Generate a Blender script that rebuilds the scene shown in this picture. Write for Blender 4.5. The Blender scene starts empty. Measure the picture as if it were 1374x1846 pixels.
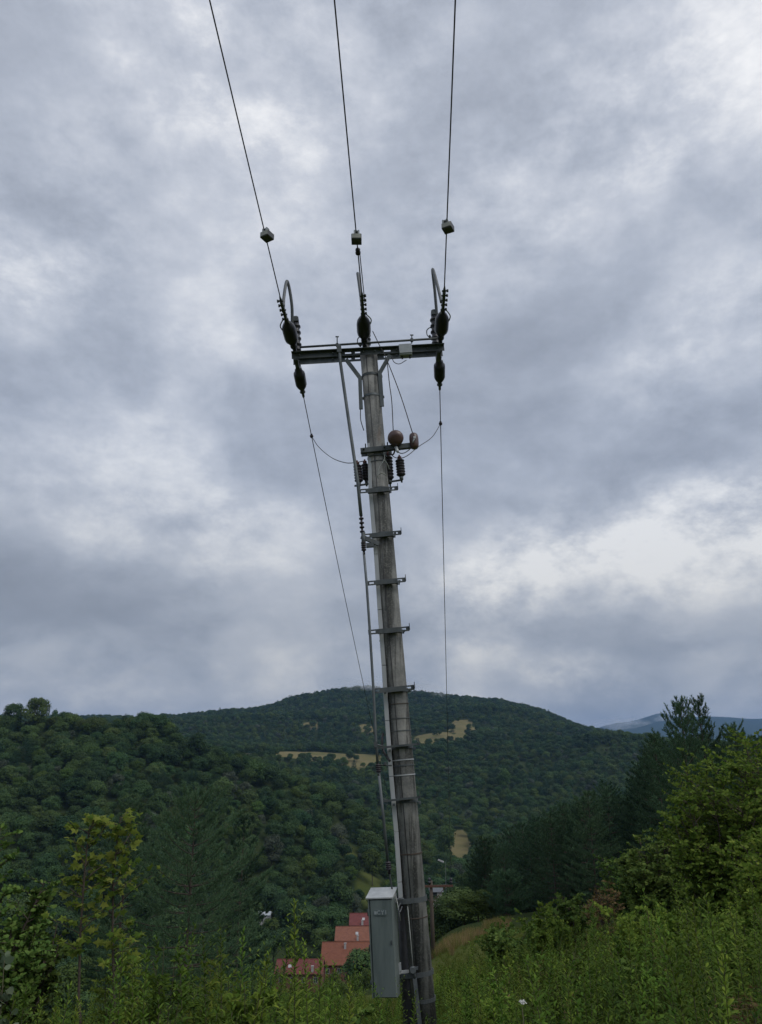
import bpy, bmesh, math, random
import numpy as np
from mathutils import Vector, Matrix

# ------------------------------------------------------------------ camera, sky, sun, exposure
scene = bpy.context.scene
FPX, CX, CY = 1370.0, 687.0, 923.0            # focal length and centre in photo pixels (1374 x 1846)
PITCH = math.radians(18.8)
SP, CP = math.sin(PITCH), math.cos(PITCH)
cam_data = bpy.data.cameras.new('camera')
cam_data.sensor_fit = 'VERTICAL'
cam_data.sensor_height = 24.0
cam_data.lens = 24.0 * FPX / 1846.0
cam_data.clip_start = 0.05
cam_data.clip_end = 60000
camera = bpy.data.objects.new('camera', cam_data)
scene.collection.objects.link(camera)
camera.location = (0, 0, 0)
camera.rotation_euler = (math.pi / 2 + PITCH, 0, 0)
scene.camera = camera

SUN_EL, SUN_AZ = math.radians(50), math.radians(128)      # azimuth from +Y towards +X
sun_data = bpy.data.lights.new('sun', 'SUN')
sun_data.energy = 1.45
sun_data.angle = math.radians(40)
sun_data.color = (1.0, 0.96, 0.9)
sun = bpy.data.objects.new('sun', sun_data)
scene.collection.objects.link(sun)
sdir = Vector((math.sin(SUN_AZ) * math.cos(SUN_EL), math.cos(SUN_AZ) * math.cos(SUN_EL), math.sin(SUN_EL)))
sun.rotation_euler = sdir.to_track_quat('Z', 'Y').to_euler()

vs = scene.view_settings
vs.view_transform = 'Standard'
vs.look = 'None'
vs.exposure = 0.0
vs.gamma = 1.0
vs.use_curve_mapping = False
scene.cycles.use_denoising = True
scene.cycles.max_bounces = 5
scene.cycles.diffuse_bounces = 3
scene.cycles.glossy_bounces = 2
scene.cycles.transmission_bounces = 3
scene.cycles.transparent_max_bounces = 4
scene.cycles.volume_bounces = 1


def ray(px, py):
    a, b = px - CX, CY - py
    return Vector((a, FPX * CP - b * SP, FPX * SP + b * CP))


def at(px, py, Y):
    """the point at depth Y (metres north of the camera) that the photo shows at px, py"""
    r = ray(px, py)
    return r * (Y / r.y)


def tan_el(py):
    r = ray(CX, py)
    return r.z / r.y


class NT:
    """short-hand for node trees"""
    def __init__(self, tree):
        self.t = tree
        tree.nodes.clear()

    def n(self, kind, props=None, **ins):
        nd = self.t.nodes.new(kind)
        for k, v in (props or {}).items():
            setattr(nd, k, v)
        for k, v in ins.items():
            key = int(k[1:]) if k[0] == '_' and k[1:].isdigit() else k.replace('_', ' ')
            self.set(nd.inputs[key], v)
        return nd

    def set(self, sock, v):
        if isinstance(v, bpy.types.NodeSocket):
            self.t.links.new(v, sock)
        elif isinstance(v, bpy.types.Node):
            self.t.links.new(v.outputs[0], sock)
        elif v is not None:
            sock.default_value = v

    def math(self, op, a, b=None, clamp=False):
        nd = self.n('ShaderNodeMath', dict(operation=op, use_clamp=clamp))
        self.set(nd.inputs[0], a)
        if b is not None:
            self.set(nd.inputs[1], b)
        return nd.outputs[0]

    def ramp(self, fac, stops, interp='LINEAR'):
        nd = self.n('ShaderNodeValToRGB')
        cr = nd.color_ramp
        cr.interpolation = interp
        while len(cr.elements) < len(stops):
            cr.elements.new(0.5)
        for e, (p, c) in zip(cr.elements, stops):
            e.position = p
            e.color = (*c, 1) if len(c) == 3 else c
        self.set(nd.inputs[0], fac)
        return nd.outputs[0]

    def mix(self, fac, a, b, blend='MIX'):
        nd = self.n('ShaderNodeMix', dict(data_type='RGBA', blend_type=blend))
        self.set(nd.inputs[0], fac)
        self.set(nd.inputs[6], a)
        self.set(nd.inputs[7], b)
        return nd.outputs[2]

    def maprange(self, v, a, b, c=0.0, d=1.0, smooth=True):
        nd = self.n('ShaderNodeMapRange', dict(interpolation_type='SMOOTHSTEP' if smooth else 'LINEAR'))
        for i, x in enumerate((v, a, b, c, d)):
            self.set(nd.inputs[i], x)
        return nd.outputs[0]


world = bpy.data.worlds.new('World')
scene.world = world
world.use_nodes = True
world.cycles.sampling_method = 'MANUAL'
world.cycles.sample_map_resolution = 512
w = NT(world.node_tree)
sky = w.n('ShaderNodeTexSky', dict(sky_type='NISHITA', sun_disc=False))
sky.sun_elevation = SUN_EL
sky.sun_rotation = SUN_AZ
sky.air_density = 1.2
sky.dust_density = 3.0
clear = w.mix(1.0, sky.outputs[0], (0.10, 0.10, 0.10, 1), 'MULTIPLY')
tc = w.n('ShaderNodeTexCoord').outputs['Generated']
sep = w.n('ShaderNodeSeparateXYZ', None, Vector=tc)
zpos = w.math('MAXIMUM', sep.outputs[2], 0.0)
den = w.math('ADD', zpos, 0.55)
pl = w.n('ShaderNodeCombineXYZ', None, X=w.math('DIVIDE', sep.outputs[0], den), Y=w.math('DIVIDE', sep.outputs[1], den), Z=0.37)
# broad banks with soft edges, billows, and fine wisps
warp = w.n('ShaderNodeTexNoise', dict(noise_dimensions='2D'), Vector=pl.outputs[0], Scale=3.0, Detail=2.0, Roughness=0.5)
wv = w.n('ShaderNodeVectorMath', dict(operation='SCALE'), Vector=warp.outputs['Color'], Scale=0.16)
pw = w.n('ShaderNodeVectorMath', dict(operation='ADD'), _0=pl.outputs[0], _1=wv.outputs[0])
n1 = w.n('ShaderNodeTexNoise', dict(noise_dimensions='2D'), Vector=pw.outputs[0], Scale=3.4, Detail=7.0, Roughness=0.53)
bd = w.n('ShaderNodeMapping', None, Vector=tc, Location=(0.3, 1.7, 0.0), Rotation=(0, 0.22, 0), Scale=(1.0, 1.0, 1.75))
n2 = w.n('ShaderNodeTexNoise', dict(noise_dimensions='3D'), Vector=bd.outputs[0], Scale=6.0, Detail=8.0, Roughness=0.65)
bank = w.maprange(n1.outputs['Fac'], 0.44, 0.57, 0.015, 0.050)
val = w.math('ADD', w.math('MULTIPLY', n1.outputs['Fac'], 0.36), w.math('MULTIPLY', n2.outputs['Fac'], 0.48))
val = w.math('ADD', val, 0.085)
val = w.math('ADD', val, bank)


def lobe(px, py, size_deg, amount, stretch=1.0, tilt=0.0):
    """a thin or thick place in the cloud cover in the direction of a photo pixel"""
    d = ray(px, py).normalized()
    right = Vector((1, 0, 0))
    right = (right - d * right.dot(d)).normalized()
    up = d.cross(right) * -1
    c, s = math.cos(tilt), math.sin(tilt)
    e1, e2 = right * c + up * s, up * c - right * s
    k = 1.0 / math.radians(size_deg)
    # direction cosines in the frame of the lobe: a fixed elliptical cone, zero outside it
    k *= 0.6
    row = Matrix((e1 * (k / stretch), e2 * k, Vector((0, 0, 0))))
    a = w.n('ShaderNodeVectorMath', dict(operation='DOT_PRODUCT'), _0=tc, _1=tuple(row[0])).outputs['Value']
    b = w.n('ShaderNodeVectorMath', dict(operation='DOT_PRODUCT'), _0=tc, _1=tuple(row[1])).outputs['Value']
    ma = w.n('ShaderNodeMath', dict(operation='MULTIPLY_ADD'), _0=b, _1=b, _2=w.math('MULTIPLY', a, a)).outputs[0]
    g = w.maprange(ma, 1.0, 0.0, 0.0, amount)
    FRONT.append(g)


FRONT = []
for a in ((1150, 1010, 4.4, 0.15, 3.0, 0.27), (1290, 960, 3.4, 0.11, 2.2, 0.25), (1200, 1090, 3.2, -0.10, 3.0, 0.1), (900, 1060, 3.0, 0.07, 1.8, 0.6),
          (220, 930, 5.0, 0.04, 2.4, -0.1), (330, 985, 3.0, 0.08, 2.6, 0.1), (290, 1080, 4.5, -0.075, 3.0, 0.12), (90, 1060, 4.5, -0.06, 1.6, 0.0), (90, 1235, 2.4, 0.08, 2.2, 0.1),
          (150, 70, 5.5, 0.13, 1.6, -0.4), (40, 380, 5.5, 0.12, 1.0, 0.0), (110, 200, 5.0, -0.09, 2.0, 0.2), (10, 80, 4.0, -0.08, 1.0, 0.0),
          (560, 110, 6.0, 0.07, 1.2, 0.3), (1270, 60, 6.0, 0.04, 1.3, 0.0), (980, 330, 4.5, 0.08, 2.2, 0.7), (1280, 600, 4.0, 0.09, 1.5, 0.8),
          (1000, 760, 9.0, -0.045, 2.2, 0.1), (1060, 1222, 1.5, 0.20, 2.2, -0.1), (1150, 1180, 3.0, -0.04, 3.0, 0.0)):
    lobe(*a)
tot = FRONT[0]
for g in FRONT[1:]:
    tot = w.math('ADD', tot, g)
tot = w.math('MULTIPLY', tot, w.maprange(sep.outputs[1], 0.0, 0.15))
val = w.n('ShaderNodeMath', dict(operation='MULTIPLY_ADD'), _0=tot, _1=w.maprange(n2.outputs['Fac'], 0.30, 0.66, 0.35, 1.25), _2=val).outputs[0]
cloud = w.ramp(val, [(0.28, (0.238, 0.265, 0.315)), (0.41, (0.338, 0.376, 0.450)), (0.50, (0.428, 0.472, 0.556)),
                     (0.59, (0.550, 0.590, 0.668)), (0.74, (0.870, 0.890, 0.920))])
low = w.maprange(sep.outputs[2], 0.0, 0.42)
cloud = w.mix(low, w.mix(1.0, cloud, (0.98, 0.92, 0.79, 1), 'MULTIPLY'), cloud)
cloud = w.mix(w.maprange(sep.outputs[2], 0.35, 0.8), cloud, w.mix(1.0, cloud, (1.10, 1.08, 1.06, 1), 'MULTIPLY'))
cover = w.maprange(val, 0.80, 0.98, 1.0, 0.7)
full = w.mix(cover, clear, cloud)
bg = w.n('ShaderNodeBackground', None, Color=full, Strength=1.0)
w.n('ShaderNodeOutputWorld', None, Surface=bg.outputs[0])

# ------------------------------------------------------------------ materials
MATS = {}


def new_mat(name):
    m = bpy.data.materials.new(name)
    m.use_nodes = True
    MATS[name] = m
    return m, NT(m.node_tree)


def plain(name, c1, c2, rough=0.6, scale=6.0, metallic=0.0, bump=0.0, bump_scale=40.0, spec=0.5, stretch=(1, 1, 1), c3=None):
    m, t = new_mat(name)
    co = t.n('ShaderNodeTexCoord').outputs['Object']
    mp = t.n('ShaderNodeMapping', None, Vector=co, Scale=stretch).outputs[0]
    nz = t.n('ShaderNodeTexNoise', None, Vector=mp, Scale=scale, Detail=6.0, Roughness=0.6).outputs['Fac']
    stops = [(0.35, c1), (0.65, c2)] if c3 is None else [(0.32, c1), (0.5, c2), (0.68, c3)]
    col = t.ramp(nz, stops)
    b = t.n('ShaderNodeBsdfPrincipled', None, Base_Color=col, Roughness=rough, Metallic=metallic)
    b.inputs['Specular IOR Level'].default_value = spec
    if bump:
        nb = t.n('ShaderNodeTexNoise', None, Vector=co, Scale=bump_scale, Detail=5.0).outputs['Fac']
        bp = t.n('ShaderNodeBump', None, Strength=bump, Distance=0.01, Height=nb)
        t.set(b.inputs['Normal'], bp.outputs[0])
    t.n('ShaderNodeOutputMaterial', None, Surface=b.outputs[0])
    return m


def leafy(name, dark, mid, light, trans=0.25, rough=0.75, obj_var=0.55, patch=0.45):
    """foliage: colour varies from leaf to leaf and from plant to plant"""
    m, t = new_mat(name)
    isl = t.n('ShaderNodeNewGeometry').outputs['Random Per Island']
    rnd = t.n('ShaderNodeObjectInfo').outputs['Random']
    wh = t.n('ShaderNodeObjectInfo').outputs['Location']
    pa = t.n('ShaderNodeTexNoise', None, Vector=wh, Scale=patch, Detail=2.0).outputs['Fac']
    rnd2 = t.math('ADD', t.math('MULTIPLY', rnd, 0.55), t.maprange(pa, 0.3, 0.7, 0.0, 0.45, False))
    fac = t.math('ADD', t.math('MULTIPLY', isl, 1.0 - obj_var), t.math('MULTIPLY', rnd2, obj_var))
    col = t.ramp(fac, [(0.12, dark), (0.5, mid), (0.9, light)])
    hs = t.n('ShaderNodeHueSaturation', None, Hue=t.maprange(t.math('FRACT', t.math('MULTIPLY', rnd, 17.3)), 0, 1, 0.485, 0.515, False),
             Saturation=1.0, Value=t.maprange(t.math('FRACT', t.math('MULTIPLY', rnd, 7.7)), 0, 1, 0.7, 1.3, False), Color=col)
    b = t.n('ShaderNodeBsdfPrincipled', None, Base_Color=hs.outputs[0], Roughness=rough)
    b.inputs['Specular IOR Level'].default_value = 0.12
    tr = t.n('ShaderNodeBsdfTranslucent', None, Color=hs.outputs[0])
    mx = t.n('ShaderNodeMixShader', None, Fac=trans)
    t.set(mx.inputs[1], b.outputs[0])
    t.set(mx.inputs[2], tr.outputs[0])
    t.n('ShaderNodeOutputMaterial', None, Surface=mx.outputs[0])
    return m


leafy('oak_leaves', (0.032, 0.066, 0.030), (0.052, 0.096, 0.034), (0.094, 0.134, 0.036), trans=0.12, obj_var=0.8, patch=0.016)
leafy('pale_leaves', (0.046, 0.082, 0.022), (0.070, 0.116, 0.028), (0.105, 0.155, 0.038), obj_var=0.4, patch=0.02)
leafy('grey_leaves', (0.060, 0.082, 0.055), (0.085, 0.108, 0.072), (0.115, 0.135, 0.090), obj_var=0.2)
leafy('needles', (0.038, 0.080, 0.046), (0.058, 0.112, 0.060), (0.094, 0.150, 0.074), trans=0.25, obj_var=0.5, patch=0.08)
leafy('maple_leaves', (0.085, 0.130, 0.020), (0.150, 0.190, 0.030), (0.240, 0.255, 0.050), trans=0.4, obj_var=0.0)
leafy('weed_leaves', (0.034, 0.072, 0.012), (0.090, 0.156, 0.020), (0.195, 0.260, 0.036), trans=0.28, obj_var=0.62, patch=0.7)
leafy('bush_leaves', (0.090, 0.150, 0.022), (0.150, 0.222, 0.034), (0.240, 0.300, 0.052), trans=0.42, obj_var=0.1)
leafy('hazel_leaves', (0.060, 0.108, 0.024), (0.095, 0.150, 0.032), (0.140, 0.190, 0.044), trans=0.3, obj_var=0.1)
leafy('poplar_leaves', (0.120, 0.165, 0.100), (0.160, 0.205, 0.125), (0.215, 0.250, 0.160), obj_var=0.1)
leafy('dry_leaves', (0.110, 0.070, 0.035), (0.160, 0.105, 0.050), (0.200, 0.150, 0.060), obj_var=0.1)
leafy('grass_blades', (0.055, 0.092, 0.014), (0.092, 0.130, 0.020), (0.150, 0.150, 0.040), obj_var=0.6)
leafy('dry_grass_blades', (0.170, 0.120, 0.055), (0.230, 0.170, 0.080), (0.280, 0.220, 0.110), obj_var=0.5)
plain('bark', (0.045, 0.034, 0.026), (0.09, 0.07, 0.055), 0.9, 8, bump=0.5, stretch=(1, 1, 0.2))
plain('weed_stem', (0.06, 0.055, 0.03), (0.09, 0.085, 0.04), 0.8, 9)
plain('galvanised', (0.085, 0.100, 0.108), (0.150, 0.168, 0.175), 0.55, 9, metallic=0.35, bump=0.1, stretch=(1, 1, 0.4))
plain('dark_steel', (0.055, 0.066, 0.072), (0.105, 0.118, 0.122), 0.6, 8, metallic=0.3, bump=0.1, stretch=(1, 1, 0.4))
plain('light_metal', (0.34, 0.36, 0.37), (0.47, 0.49, 0.50), 0.5, 5, metallic=0.25, bump=0.05, stretch=(1, 1, 0.3))
plain('black_insulator', (0.013, 0.014, 0.019), (0.026, 0.027, 0.034), 0.35, 12)
plain('brown_porcelain', (0.072, 0.042, 0.040), (0.120, 0.072, 0.066), 0.28, 7)
plain('black_polymer', (0.014, 0.012, 0.018), (0.028, 0.022, 0.030), 0.5, 12)
plain('red_cap', (0.11, 0.038, 0.032), (0.16, 0.06, 0.05), 0.5, 12)
plain('cable_grey', (0.070, 0.080, 0.090), (0.125, 0.135, 0.145), 0.5, 14)
plain('cable_black', (0.018, 0.018, 0.020), (0.035, 0.035, 0.038), 0.5, 14)
plain('cable_pale', (0.22, 0.24, 0.22), (0.34, 0.36, 0.34), 0.5, 14)
plain('conductor', (0.030, 0.032, 0.036), (0.060, 0.064, 0.070), 0.5, 20, metallic=0.3)
plain('indicator_face', (0.26, 0.27, 0.24), (0.34, 0.35, 0.31), 0.5, 10)
plain('indicator_body', (0.05, 0.055, 0.06), (0.08, 0.085, 0.09), 0.5, 10)
plain('box_grey', (0.30, 0.33, 0.35), (0.40, 0.43, 0.45), 0.5, 8)
plain('cabinet_paint', (0.100, 0.126, 0.120), (0.135, 0.166, 0.160), 0.5, 5, bump=0.05, stretch=(2.2, 2.2, 0.35), spec=0.35, c3=(0.158, 0.190, 0.182))
plain('cabinet_side', (0.115, 0.142, 0.136), (0.145, 0.174, 0.167), 0.5, 3)
plain('cabinet_lid', (0.33, 0.35, 0.35), (0.44, 0.46, 0.46), 0.5, 10, bump=0.05)
plain('plate_dull', (0.085, 0.115, 0.12), (0.13, 0.16, 0.165), 0.6, 30)
plain('plate_letters', (0.24, 0.28, 0.28), (0.36, 0.40, 0.40), 0.6, 40)
plain('rust', (0.075, 0.040, 0.030), (0.13, 0.062, 0.042), 0.9, 14)
plain('tile_red', (0.110, 0.022, 0.019), (0.155, 0.035, 0.028), 0.75, 1.5, bump=0.4, bump_scale=14)
plain('tile_orange', (0.165, 0.060, 0.032), (0.220, 0.085, 0.048), 0.75, 1.5, bump=0.4, bump_scale=14)
plain('tile_brown', (0.150, 0.047, 0.022), (0.195, 0.066, 0.033), 0.75, 1.5, bump=0.4, bump_scale=14)
plain('brick_wall', (0.14, 0.058, 0.045), (0.20, 0.085, 0.066), 0.9, 3)
plain('render_wall', (0.48, 0.46, 0.42), (0.60, 0.58, 0.54), 0.9, 1)
plain('white_paint', (0.36, 0.36, 0.36), (0.44, 0.44, 0.44), 0.6, 3)
plain('window_glass', (0.03, 0.035, 0.04), (0.06, 0.065, 0.07), 0.15, 3)
plain('tarmac', (0.045, 0.045, 0.048), (0.06, 0.06, 0.062), 0.9, 3)
plain('wood_pole', (0.055, 0.042, 0.034), (0.10, 0.08, 0.062), 0.9, 6, stretch=(1, 1, 0.1))
plain('petal_white', (0.42, 0.42, 0.38), (0.52, 0.52, 0.48), 0.6, 10)


def concrete_mat():
    m, t = new_mat('concrete')
    co = t.n('ShaderNodeTexCoord').outputs['Object']
    st1 = t.n('ShaderNodeMapping', None, Vector=co, Scale=(9, 9, 0.55)).outputs[0]
    streak = t.n('ShaderNodeTexNoise', None, Vector=st1, Scale=1.3, Detail=6.0, Roughness=0.62).outputs['Fac']
    blot = t.n('ShaderNodeTexNoise', None, Vector=co, Scale=2.3, Detail=5.0, Roughness=0.6).outputs['Fac']
    grain = t.n('ShaderNodeTexNoise', None, Vector=co, Scale=55.0, Detail=3.0).outputs['Fac']
    base = t.ramp(blot, [(0.36, (0.100, 0.104, 0.102)), (0.5, (0.185, 0.188, 0.180)), (0.64, (0.300, 0.298, 0.280))])
    dirt = t.maprange(streak, 0.44, 0.60)
    c = t.mix(t.math('MULTIPLY', dirt, 0.9), base, (0.052, 0.054, 0.052, 1))
    st2 = t.n('ShaderNodeMapping', None, Vector=co, Scale=(5, 5, 1.6)).outputs[0]
    rusty = t.maprange(t.n('ShaderNodeTexNoise', None, Vector=st2, Scale=1.1, Detail=5.0).outputs['Fac'], 0.64, 0.76)
    c = t.mix(t.math('MULTIPLY', rusty, 0.45), c, (0.13, 0.085, 0.058, 1))
    c = t.mix(t.maprange(grain, 0.45, 0.75, 0.0, 0.35), c, (0.30, 0.30, 0.27, 1))
    b = t.n('ShaderNodeBsdfPrincipled', None, Base_Color=c, Roughness=0.9)
    b.inputs['Specular IOR Level'].default_value = 0.2
    bp = t.n('ShaderNodeBump', None, Strength=0.35, Distance=0.01, Height=t.math('ADD', grain, streak))
    t.set(b.inputs['Normal'], bp.outputs[0])
    t.n('ShaderNodeOutputMaterial', None, Surface=b.outputs[0])


concrete_mat()


def ground_mat():
    m, t = new_mat('ground')
    co = t.n('ShaderNodeTexCoord').outputs['Object']
    at_ = t.n('ShaderNodeAttribute', dict(attribute_name='cover')).outputs['Color']
    sp = t.n('ShaderNodeSeparateColor', None, Color=at_)
    nz = t.n('ShaderNodeTexNoise', None, Vector=co, Scale=0.03, Detail=8.0, Roughness=0.65).outputs['Fac']
    fine = t.n('ShaderNodeTexNoise', None, Vector=co, Scale=1.4, Detail=6.0, Roughness=0.7).outputs['Fac']
    fb = t.math('ADD', t.math('MULTIPLY', nz, 0.6), t.math('MULTIPLY', fine, 0.4))
    wood = t.ramp(fb, [(0.35, (0.022, 0.036, 0.016)), (0.65, (0.050, 0.066, 0.026))])
    hay = t.ramp(fb, [(0.36, (0.085, 0.095, 0.036)), (0.46, (0.145, 0.134, 0.064)), (0.56, (0.185, 0.158, 0.080)), (0.68, (0.135, 0.128, 0.060))])
    grass = t.ramp(fb, [(0.35, (0.055, 0.075, 0.022)), (0.65, (0.115, 0.125, 0.042))])
    c = t.mix(t.maprange(t.math('ADD', sp.outputs[0], t.math('MULTIPLY', t.math('SUBTRACT', nz, 0.5), 1.2)), 0.35, 0.65), wood, hay)
    c = t.mix(sp.outputs[1], c, grass)
    b = t.n('ShaderNodeBsdfPrincipled', None, Base_Color=c, Roughness=1.0)
    b.inputs['Specular IOR Level'].default_value = 0.0
    t.n('ShaderNodeOutputMaterial', None, Surface=b.outputs[0])


ground_mat()

# ------------------------------------------------------------------ mesh helpers
COL = scene.collection


def tag(o, label=None, cat=None, group=None, kind=None):
    if label: o['label'] = label
    if cat: o['category'] = cat
    if group: o['group'] = group
    if kind: o['kind'] = kind
    return o


def empty(name, loc, label=None, cat=None, group=None):
    o = bpy.data.objects.new(name, None)
    o.empty_display_size = 0.1
    o.location = loc
    COL.objects.link(o)
    return tag(o, label, cat, group)


def link(name, me, parent=None, loc=None):
    o = bpy.data.objects.new(name, me)
    COL.objects.link(o)
    if parent is not None:
        o.parent = parent
    if loc is not None:
        o.location = loc
    return o


def np_mesh(name, V, F, mats, smooth=False, midx=None):
    """mesh from an (n,3) array and an (m,k) array of faces"""
    me = bpy.data.meshes.new(name)
    V = np.asarray(V, dtype=np.float32)
    F = np.asarray(F, dtype=np.int32)
    m, k = F.shape
    me.vertices.add(len(V))
    me.vertices.foreach_set('co', V.ravel())
    me.loops.add(m * k)
    me.loops.foreach_set('vertex_index', F.ravel())
    me.polygons.add(m)
    me.polygons.foreach_set('loop_start', np.arange(0, m * k, k, dtype=np.int32))
    me.polygons.foreach_set('loop_total', np.full(m, k, dtype=np.int32))
    if smooth:
        me.polygons.foreach_set('use_smooth', np.ones(m, dtype=bool))
    if midx is not None:
        me.polygons.foreach_set('material_index', np.asarray(midx, dtype=np.int32))
    for x in (mats if isinstance(mats, (list, tuple)) else [mats]):
        me.materials.append(MATS[x])
    me.update(calc_edges=True)
    return me


class MB:
    """collects boxes, tubes and turned shapes in world coordinates and links them as ONE mesh"""
    def __init__(self):
        self.v, self.f, self.s, self.g = [], [], [], []

    def add(self, vs, fs, smooth=False):
        o, f0 = len(self.v), len(self.f)
        self.v += [Vector(p) for p in vs]
        self.f += [[i + o for i in q] for q in fs]
        self.s += [smooth] * len(fs)
        self.g.append((o, len(self.v), f0, len(self.f)))
        return self

    def box(self, c, ax, ay, az, sx, sy, sz):
        c, ax, ay, az = Vector(c), Vector(ax), Vector(ay), Vector(az)
        vs = [c + ax * (i * sx / 2) + ay * (j * sy / 2) + az * (k * sz / 2) for k in (-1, 1) for j in (-1, 1) for i in (-1, 1)]
        return self.add(vs, [(0, 2, 3, 1), (4, 5, 7, 6), (0, 1, 5, 4), (2, 6, 7, 3), (0, 4, 6, 2), (1, 3, 7, 5)])

    def beam(self, a, b, wide, thick, up=(0, 0, 1)):
        """a bar from a to b: wide along up, thick across"""
        a, b = Vector(a), Vector(b)
        d = (b - a).normalized()
        u = Vector(up)
        u = (u - d * u.dot(d)).normalized()
        return self.box((a + b) / 2, d, d.cross(u), u, (b - a).length, thick, wide)

    def tube(self, pts, r, n=8, cap=True):
        pts = [Vector(p) for p in pts]
        rs = r if isinstance(r, (list, tuple)) else [r] * len(pts)
        vs, fs = [], []
        d0 = (pts[1] - pts[0]).normalized()
        u = d0.orthogonal().normalized()
        for i, p in enumerate(pts):
            d = (pts[min(i + 1, len(pts) - 1)] - pts[max(i - 1, 0)]).normalized()
            u = (u - d * u.dot(d)).normalized()
            vv = d.cross(u)
            for k in range(n):
                an = 2 * math.pi * k / n
                vs.append(p + (u * math.cos(an) + vv * math.sin(an)) * rs[i])
        for i in range(len(pts) - 1):
            for k in range(n):
                a, b = i * n + k, i * n + (k + 1) % n
                fs.append((a, b, b + n, a + n))
        self.add(vs, fs, True)
        if cap:
            o = len(self.v) - len(vs)
            self.f += [[o + k for k in range(n)][::-1], [o + (len(pts) - 1) * n + k for k in range(n)]]
            self.s += [False, False]
            g = self.g[-1]
            self.g[-1] = (g[0], g[1], g[2], len(self.f))
        return self

    def lathe(self, a, d, prof, n=16):
        """prof: (distance along d, radius)"""
        a, d = Vector(a), Vector(d).normalized()
        return self.tube([a + d * t for t, _ in prof], [max(q, 1e-4) for _, q in prof], n)

    def ring(self, c, axis, r, tall, thick, n=24, a0=0.0, a1=2 * math.pi):
        """a strap round an axis"""
        c, d = Vector(c), Vector(axis).normalized()
        u = Vector((0, -1, 0))
        u = (u - d * u.dot(d)).normalized()
        v2 = d.cross(u)
        vs, fs = [], []
        closed = abs(a1 - a0 - 2 * math.pi) < 1e-6
        m = n if closed else n + 1
        for k in range(m):
            an = a0 + (a1 - a0) * k / n
            e = u * math.cos(an) + v2 * math.sin(an)
            for rr, h in ((r, -tall / 2), (r + thick, -tall / 2), (r + thick, tall / 2), (r, tall / 2)):
                vs.append(c + e * rr + d * h)
        for k in range(n if closed else n):
            a, b = k * 4, ((k + 1) % m) * 4
            for q in range(4):
                fs.append((a + q, a + (q + 1) % 4, b + (q + 1) % 4, b + q))
        return self.add(vs, fs, False)

    def split(self):
        """pieces that do not touch become meshes of their own"""
        comp = []
        for (v0, v1, f0, f1) in self.g:
            P = self.v[v0:v1]
            lo = [min(p[i] for p in P) - 0.004 for i in range(3)]
            hi = [max(p[i] for p in P) + 0.004 for i in range(3)]
            hit = [c for c in comp if any(all(l[i] <= hi[i] and lo[i] <= h[i] for i in range(3)) for l, h in c[0])]
            new = [[(lo, hi)], [(v0, v1, f0, f1)]]
            for c in hit:
                new[0] += c[0]; new[1] += c[1]
                comp.remove(c)
            comp.append(new)
        if len(comp) == 1:
            return [self]
        out = []
        for c in comp:
            q = MB()
            for (v0, v1, f0, f1) in sorted(c[1]):
                o = len(q.v)
                q.v += self.v[v0:v1]
                q.f += [[i - v0 + o for i in f] for f in self.f[f0:f1]]
                q.s += self.s[f0:f1]
            q.g = [(0, len(q.v), 0, len(q.f))]
            out.append(q)
        return out

    def build(self, name, mat, parent=None, label=None, bevel=0.0):
        qs = self.split() if parent is not None else [self]
        os_ = [q._build(name, mat, parent, label, bevel) for q in qs]
        return os_[0]

    def _build(self, name, mat, parent=None, label=None, bevel=0.0):
        me = bpy.data.meshes.new(name)
        off = Vector((0, 0, 0))
        p = parent
        while p is not None:
            off += p.location
            p = p.parent
        base = Vector((0, 0, 0))
        if parent is None:
            xs = [v.x for v in self.v]; ys = [v.y for v in self.v]; zs = [v.z for v in self.v]
            base = Vector(((min(xs) + max(xs)) / 2, (min(ys) + max(ys)) / 2, min(zs)))
            off = base
        me.from_pydata([tuple(v - off) for v in self.v], [], self.f)
        me.polygons.foreach_set('use_smooth', self.s)
        me.materials.append(MATS[mat])
        me.validate()
        bm = bmesh.new(); bm.from_mesh(me)
        bmesh.ops.recalc_face_normals(bm, faces=bm.faces)
        if bevel:
            bmesh.ops.bevel(bm, geom=[e for e in bm.edges if e.calc_face_angle(0) > 0.6], offset=bevel, segments=1, affect='EDGES', clamp_overlap=True)
        bm.to_mesh(me); bm.free()
        o = link(name, me, parent)
        if parent is None:
            o.location = base
        if label: o['label'] = label
        return o


def smooth_path(pts, n=8):
    """Catmull-Rom through pts"""
    P = [Vector(p) for p in pts]
    P = [P[0] * 2 - P[1]] + P + [P[-1] * 2 - P[-2]]
    out = []
    for i in range(1, len(P) - 2):
        for k in range(n):
            t = k / n
            a, b, c, d = P[i - 1], P[i], P[i + 1], P[i + 2]
            out.append(0.5 * ((2 * b) + (c - a) * t + (2 * a - 5 * b + 4 * c - d) * t * t + (3 * b - a - 3 * c + d) * t ** 3))
    out.append(P[-2])
    return out


# ------------------------------------------------------------------ terrain
COLS = np.array([-500, 0, 200, 340, 450, 560, 650, 720, 800, 900, 1000, 1100, 1200, 1374, 1900], float)
KD = np.array([45, 110, 170, 220, 290, 360, 420, 550, 750, 1000, 1350, 1700, 2600, 5000, 9000, 14000], float)


def crest(cols, py, D, minus):
    return [tan_el(float(np.interp(c, cols, py))) * D - minus for c in COLS]


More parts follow.
